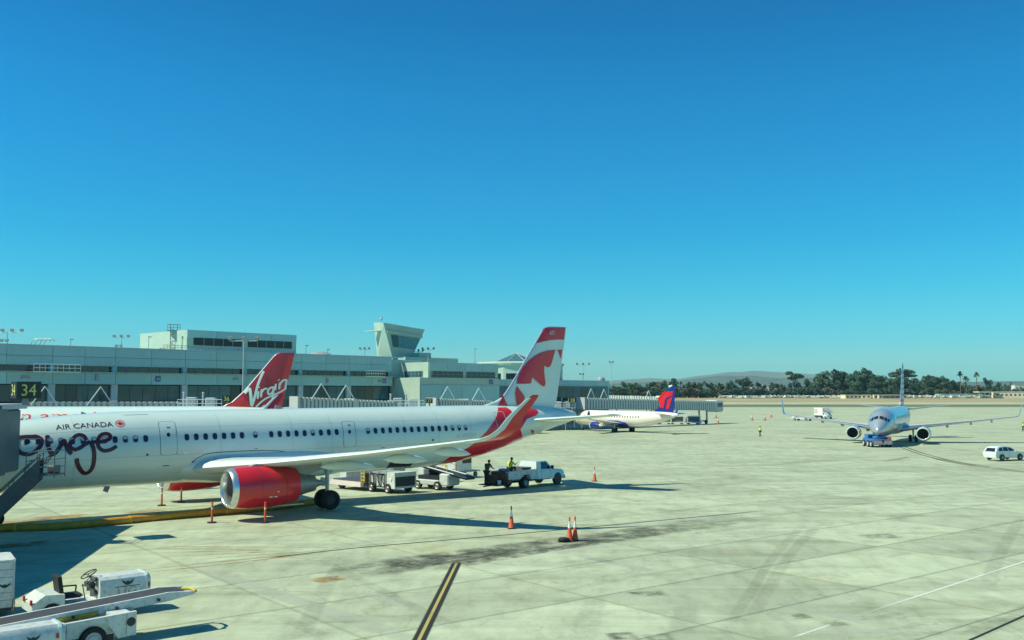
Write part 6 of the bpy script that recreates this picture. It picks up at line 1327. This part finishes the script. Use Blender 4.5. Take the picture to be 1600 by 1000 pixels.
# power unit in front of the nose gear of the small jet etc: row of baggage carts
cp = None
labs = ('canvas baggage cart, first from left of the row of four under the far bridge', 'canvas baggage cart, second from left of the row of four under the far bridge', 'canvas baggage cart, third from left of the row of four under the far bridge', 'canvas baggage cart, rightmost of the row of four under the far bridge')
for (x_, w_), lb in zip(((1023, 0), (1038, 0), (1058, 0), (1083, 0)), labs):
    p = gnd(x_, 663)
    if cp is None:
        t = thing('covered_baggage_cart', lb, 'baggage cart', (p.x, p.y, p.z), .05, 'covered baggage carts in a row'); cp = t
        for a in (-1.55, 1.55):
            for c in (-.75, .75): b = MB(); b.b2(a-.12, a+.12, c-.06, c+.06, .4, 1.95); b.build('post', reflective, t)
        b = MB(); b.b2(-1.7, 1.7, -.8, .8, 1.85, 2.1); b.build('roof', reflective, t); b = MB(); b.b2(-1.7, 1.7, -.8, .8, .35, .6); b.build('deck', reflective, t)
        b = MB(); b.b2(-1.4, 1.4, -.6, .7, .6, 1.84); b.build('shaded_interior', navy if False else bridge_dark, t)  # dark box stands in for the shade inside the cart
        for a in (-1.1, 1.1): wheel(t, a, -.7, .25, .15); wheel(t, a, .7, .25, .15)
    else: dup(cp, (p.x, p.y, p.z), random.uniform(-.1, .15), lb)
for x_, y_, lb in ((1008, 661, 'small dark cart left of the row of canvas baggage carts'), (955, 659, 'dark cart under the belly of the small jet'), (985, 660, 'low grey cart right of the small jet wheels')):
    p = gnd(x_, y_); t = thing('flat_cart', lb, 'cart', (p.x, p.y, p.z), .1); b = MB(); b.b2(-1.5, 1.5, -.8, .8, .4, .6); b.build('deck', light_grey, t); b = MB(); b.cham(-.9, .6, -.6, .6, .6, 1.3, .05); b.build('load', grey_paint, t)
    for a in (-1.1, 1.1): wheel(t, a, -.7, .25, .15); wheel(t, a, .7, .25, .15)

# tug under the nose of the silver airliner
p = gnd(1381, 699.5); t = thing('pushback_tug', 'blue low tug with red and white chevron stripes at the nose of the silver airliner', 'tug', (p.x, p.y+.3, p.z), radians(270)); TG = t      # +x faces the camera
b = MB(); b.cham(-4.2, 0, -1.25, 1.25, .35, 1.15, .08); b.build('body', blue_paint, t)
b = MB(); b.b2(.0, .06, -1.25, 1.25, .38, 1.0); ch = b.build('striped_bumper', script_red, t)
for s_ in (-1, 1):
    for k in range(7):
        y0 = s_*(.05+.21*k*1.0)
        if k % 2: continue
    for k in range(8):
        # diagonal bars, clipped to the panel
        poly = []; a0 = .27*k-.1
        pts_ = [(a0-.1, .42), (a0+.0, .42), (a0+.48, .96), (a0+.38, .96)]
        cl_ = [(min(1.23, max(.02, y)), z) for y, z in pts_]
        if cl_[0][0] >= 1.23 or (cl_[2][0] <= .03): continue
        if abs(cl_[0][0]-cl_[2][0]) < .05 and abs(cl_[1][0]-cl_[3][0]) < .05: continue
        b = MB(); b.add([(.064, s_*y, z) for y, z in cl_]+[(.07, s_*y, z) for y, z in cl_], [(0, 1, 2, 3), (4, 5, 6, 7)]); b.build('chevron_bar', reflective, ch)
b = MB(); b.cham(-3.6, -2.3, -1.2, -.2, 1.15, 1.7, .06); cb_ = b.build('driver_cab', blue_paint, t); b = MB(); b.b2(-2.29, -2.26, -1.1, -.3, 1.28, 1.62); b.build('cab_window', glass_dark, cb_)
b = MB(); b.b2(-.7, -.05, .75, 1.2, 1.15, 1.45); b.build('fender', cone_orange, t)
b = MB(); b.cham(-1.9, -.5, -.75, .75, 1.15, 1.5, .08); b.build('engine_cover', blue_paint, t)
b = MB(); b.box((-1.2, 0, 1.36), (.1, .1, .1)); b.tube((-2.4, 1.1, 1.15), (-2.4, 1.1, 1.9), .03); b.sphere((-2.4, 1.1, 1.95), .09, 8); b.build('beacon', cone_orange, t)
for a in (-.75, -1.9, -3.5):
    for s_ in (-1.24, 1.24): wheel(t, a, s_, .46, .3, rim=light_grey)
# white hatchback
p = gnd(1556, 719); t = thing('hatchback_car', 'white hatchback car driving at the right edge of the frame', 'car', (p.x, p.y, p.z), radians(22)); CR = t     # x forward from rear axle, near side -y
W_ = .87
prof = [(-.85, .45, 1.0), (-.92, .75, 1.0), (-.86, 1.0, .98), (-.70, 1.25, .94), (-.42, 1.48, .86), (.2, 1.56, .82), (1.1, 1.55, .82), (1.9, 1.36, .86), (2.55, 1.06, .95), (3.3, .93, .96), (3.62, .75, .93), (3.68, .45, .9)]
b = MB(); N1 = [(-.88, .30), (-.93, .62), (-.88, .95), (-.3, .98), (1.0, .97), (2.3, .98), (3.2, .90), (3.6, .72), (3.65, .30)]
def side(y, k): return [(x*1.0, y, z) for x, z in N1]
b.loft([[(x, -W_*f_, z*(1 if z < .9 else g_)) for x, z in N1] for f_, g_ in ((.93, .97), (1.0, 1.0))]+[[(x, W_*f_, z*(1 if z < .9 else g_)) for x, z in N1] for f_, g_ in ((1.0, 1.0), (.93, .97))], True, True); b.build('body', white_paint, t, 40)
top_ = [(-.82, .97), (-.62, 1.28), (-.40, 1.46), (.2, 1.53), (1.0, 1.53), (1.6, 1.40), (2.35, .98)]
b = MB(); b.loft([[(x, -W_*.95+(z-.97)*.28, z) for x, z in top_], [(x, -W_*.70+(z-.97)*.28, z+.015) for x, z in top_], [(x, W_*.70-(z-.97)*.28, z+.015) for x, z in top_], [(x, W_*.95-(z-.97)*.28, z) for x, z in top_]], True, True); b.build('roof', white_paint, t, 40)
for s_ in (-1, 1):
    for qs in (((-.5, 1.03), (-.28, 1.36), (.12, 1.44), (.22, 1.03)), ((.30, 1.03), (.22, 1.44), (.92, 1.45), (1.0, 1.03)), ((1.08, 1.03), (1.0, 1.44), (1.5, 1.34), (2.02, 1.03))):
        b = MB(); ya = lambda z, o: s_*(W_*.95-(z-.97)*.28+o); b.loft([[(x, ya(z, .008), z) for x, z in qs], [(x, ya(z, -.03), z) for x, z in qs]], True, True); b.build('side_window', glass_dark, t)
    b = MB(); b.box((1.95, s_*(W_+.06), 1.04), (.2, .14, .12)); b.build('mirror', white_paint, t); b = MB(); b.box((-.80, s_*.62, .9), (.14, .3, .2)); b.build('tail_light', tail_red, t)
    b = MB()
    for k in (.26, 1.06): b.b2(k-.008, k+.008, s_*(W_+.002)-.004, s_*(W_+.002)+.004, .42, .97)
    b.build('door_seam', line_dark, t)
    for a in (0, 2.68): b = MB(); b.lathe([(-.02, .37), (.02, .37)], (a, s_*(W_-.005), .33), 'y', 22, True, True); b.build('wheel_arch', dark_metal, t); wheel(t, a, s_*(W_-.07), .31, .2, rim=light_grey)
b = MB(); b.loft([[(-.835, -.62, 1.02), (-.835, .62, 1.02), (-.60, .55, 1.35), (-.60, -.55, 1.35)], [(-.79, -.62, 1.02), (-.79, .62, 1.02), (-.55, .55, 1.35), (-.55, -.55, 1.35)]], True, True); b.build('rear_window', glass_dark, t)
b = MB(); b.box((-.93, 0, .72), (.02, .4, .13)); b.build('number_plate', reflective, t)
# catering truck and flat equipment left of the silver airliner
t = veh('catering_truck', 'white box catering truck left of the silver airliner', 'truck', (1272, 654), (1305, 655.5))
k = (gnd(1305, 655)-gnd(1272, 655)).length/7.2
b = MB(); b.cham(0, 5.0, 0, 2.3, .95, 3.2, .05); b.build('box_body', mat('pale_pink_white', (.78, .70, .67), .4, 0, .04), t)
b = MB(); b.loft([[(5.1, 0, .6), (5.1, 2.1, .6), (5.1, 2.1, 1.95), (5.1, 0, 1.95)], [(6.0, 0, .6), (6.0, 2.1, .6), (6.0, 2.1, 1.9), (6.0, 0, 1.9)], [(6.4, .05, .6), (6.4, 2.05, .6), (6.4, 2.05, 1.25), (6.4, .05, 1.25)], [(7.1, .1, .6), (7.1, 2.0, .6), (7.1, 2.0, 1.1), (7.1, .1, 1.1)]], True, True); b.build('cab', white_paint, t)
b = MB(); b.b2(5.3, 6.0, -.02, .02, 1.3, 1.8); b.build('side_window', glass_dark, t); b = MB(); b.loft([[(5.0, .2, 3.1), (5.0, 2.1, 3.1), (5.0, 2.1, 3.2), (5.0, .2, 3.2)], [(7.4, .2, 2.0), (7.4, 2.1, 2.0), (7.4, 2.1, 2.1), (7.4, .2, 2.1)]], True, True); b.build('front_platform', grey_paint, t)
text_obj('lettering', 'DS', (.4, -.01, 1.6), (1, 0, 0), (0, 0, 1), 1.7, 1.1, mat('green_lettering', (.03, .12, .07), .5), t, .01)
b = MB(); b.b2(0, 6.9, .2, 2.0, .5, .94); b.build('frame', dark_metal, t)
for a in (1.2, 6.3): wheel(t, a, .15, .45, .3); wheel(t, a, 2.0, .45, .3)
t.scale = (k, 1, 1)
t = veh('flatbed_loader', 'low white flatbed equipment parked left of the catering truck', 'flatbed', (1236, 657), (1270, 658)); b = MB(); b.b2(0, 6.2, 0, 1.8, .55, .85); b.build('deck', gse_white, t); b = MB(); b.cham(.2, 1.2, .1, 1.7, .85, 1.5, .05); b.build('control_cab', gse_white, t)
b = MB(); b.b2(-1.2, 0, .2, 1.6, .6, .75); b.build('bumper', light_grey, t); b = MB(); b.tube((3.5, .2, .9), (6.2, .2, 1.3), .06); b.tube((3.5, 1.6, .9), (6.2, 1.6, 1.3), .06); b.build('rail', light_grey, t)
for a in (1.2, 5.0): wheel(t, a, .1, .4, .25); wheel(t, a, 1.7, .4, .25)
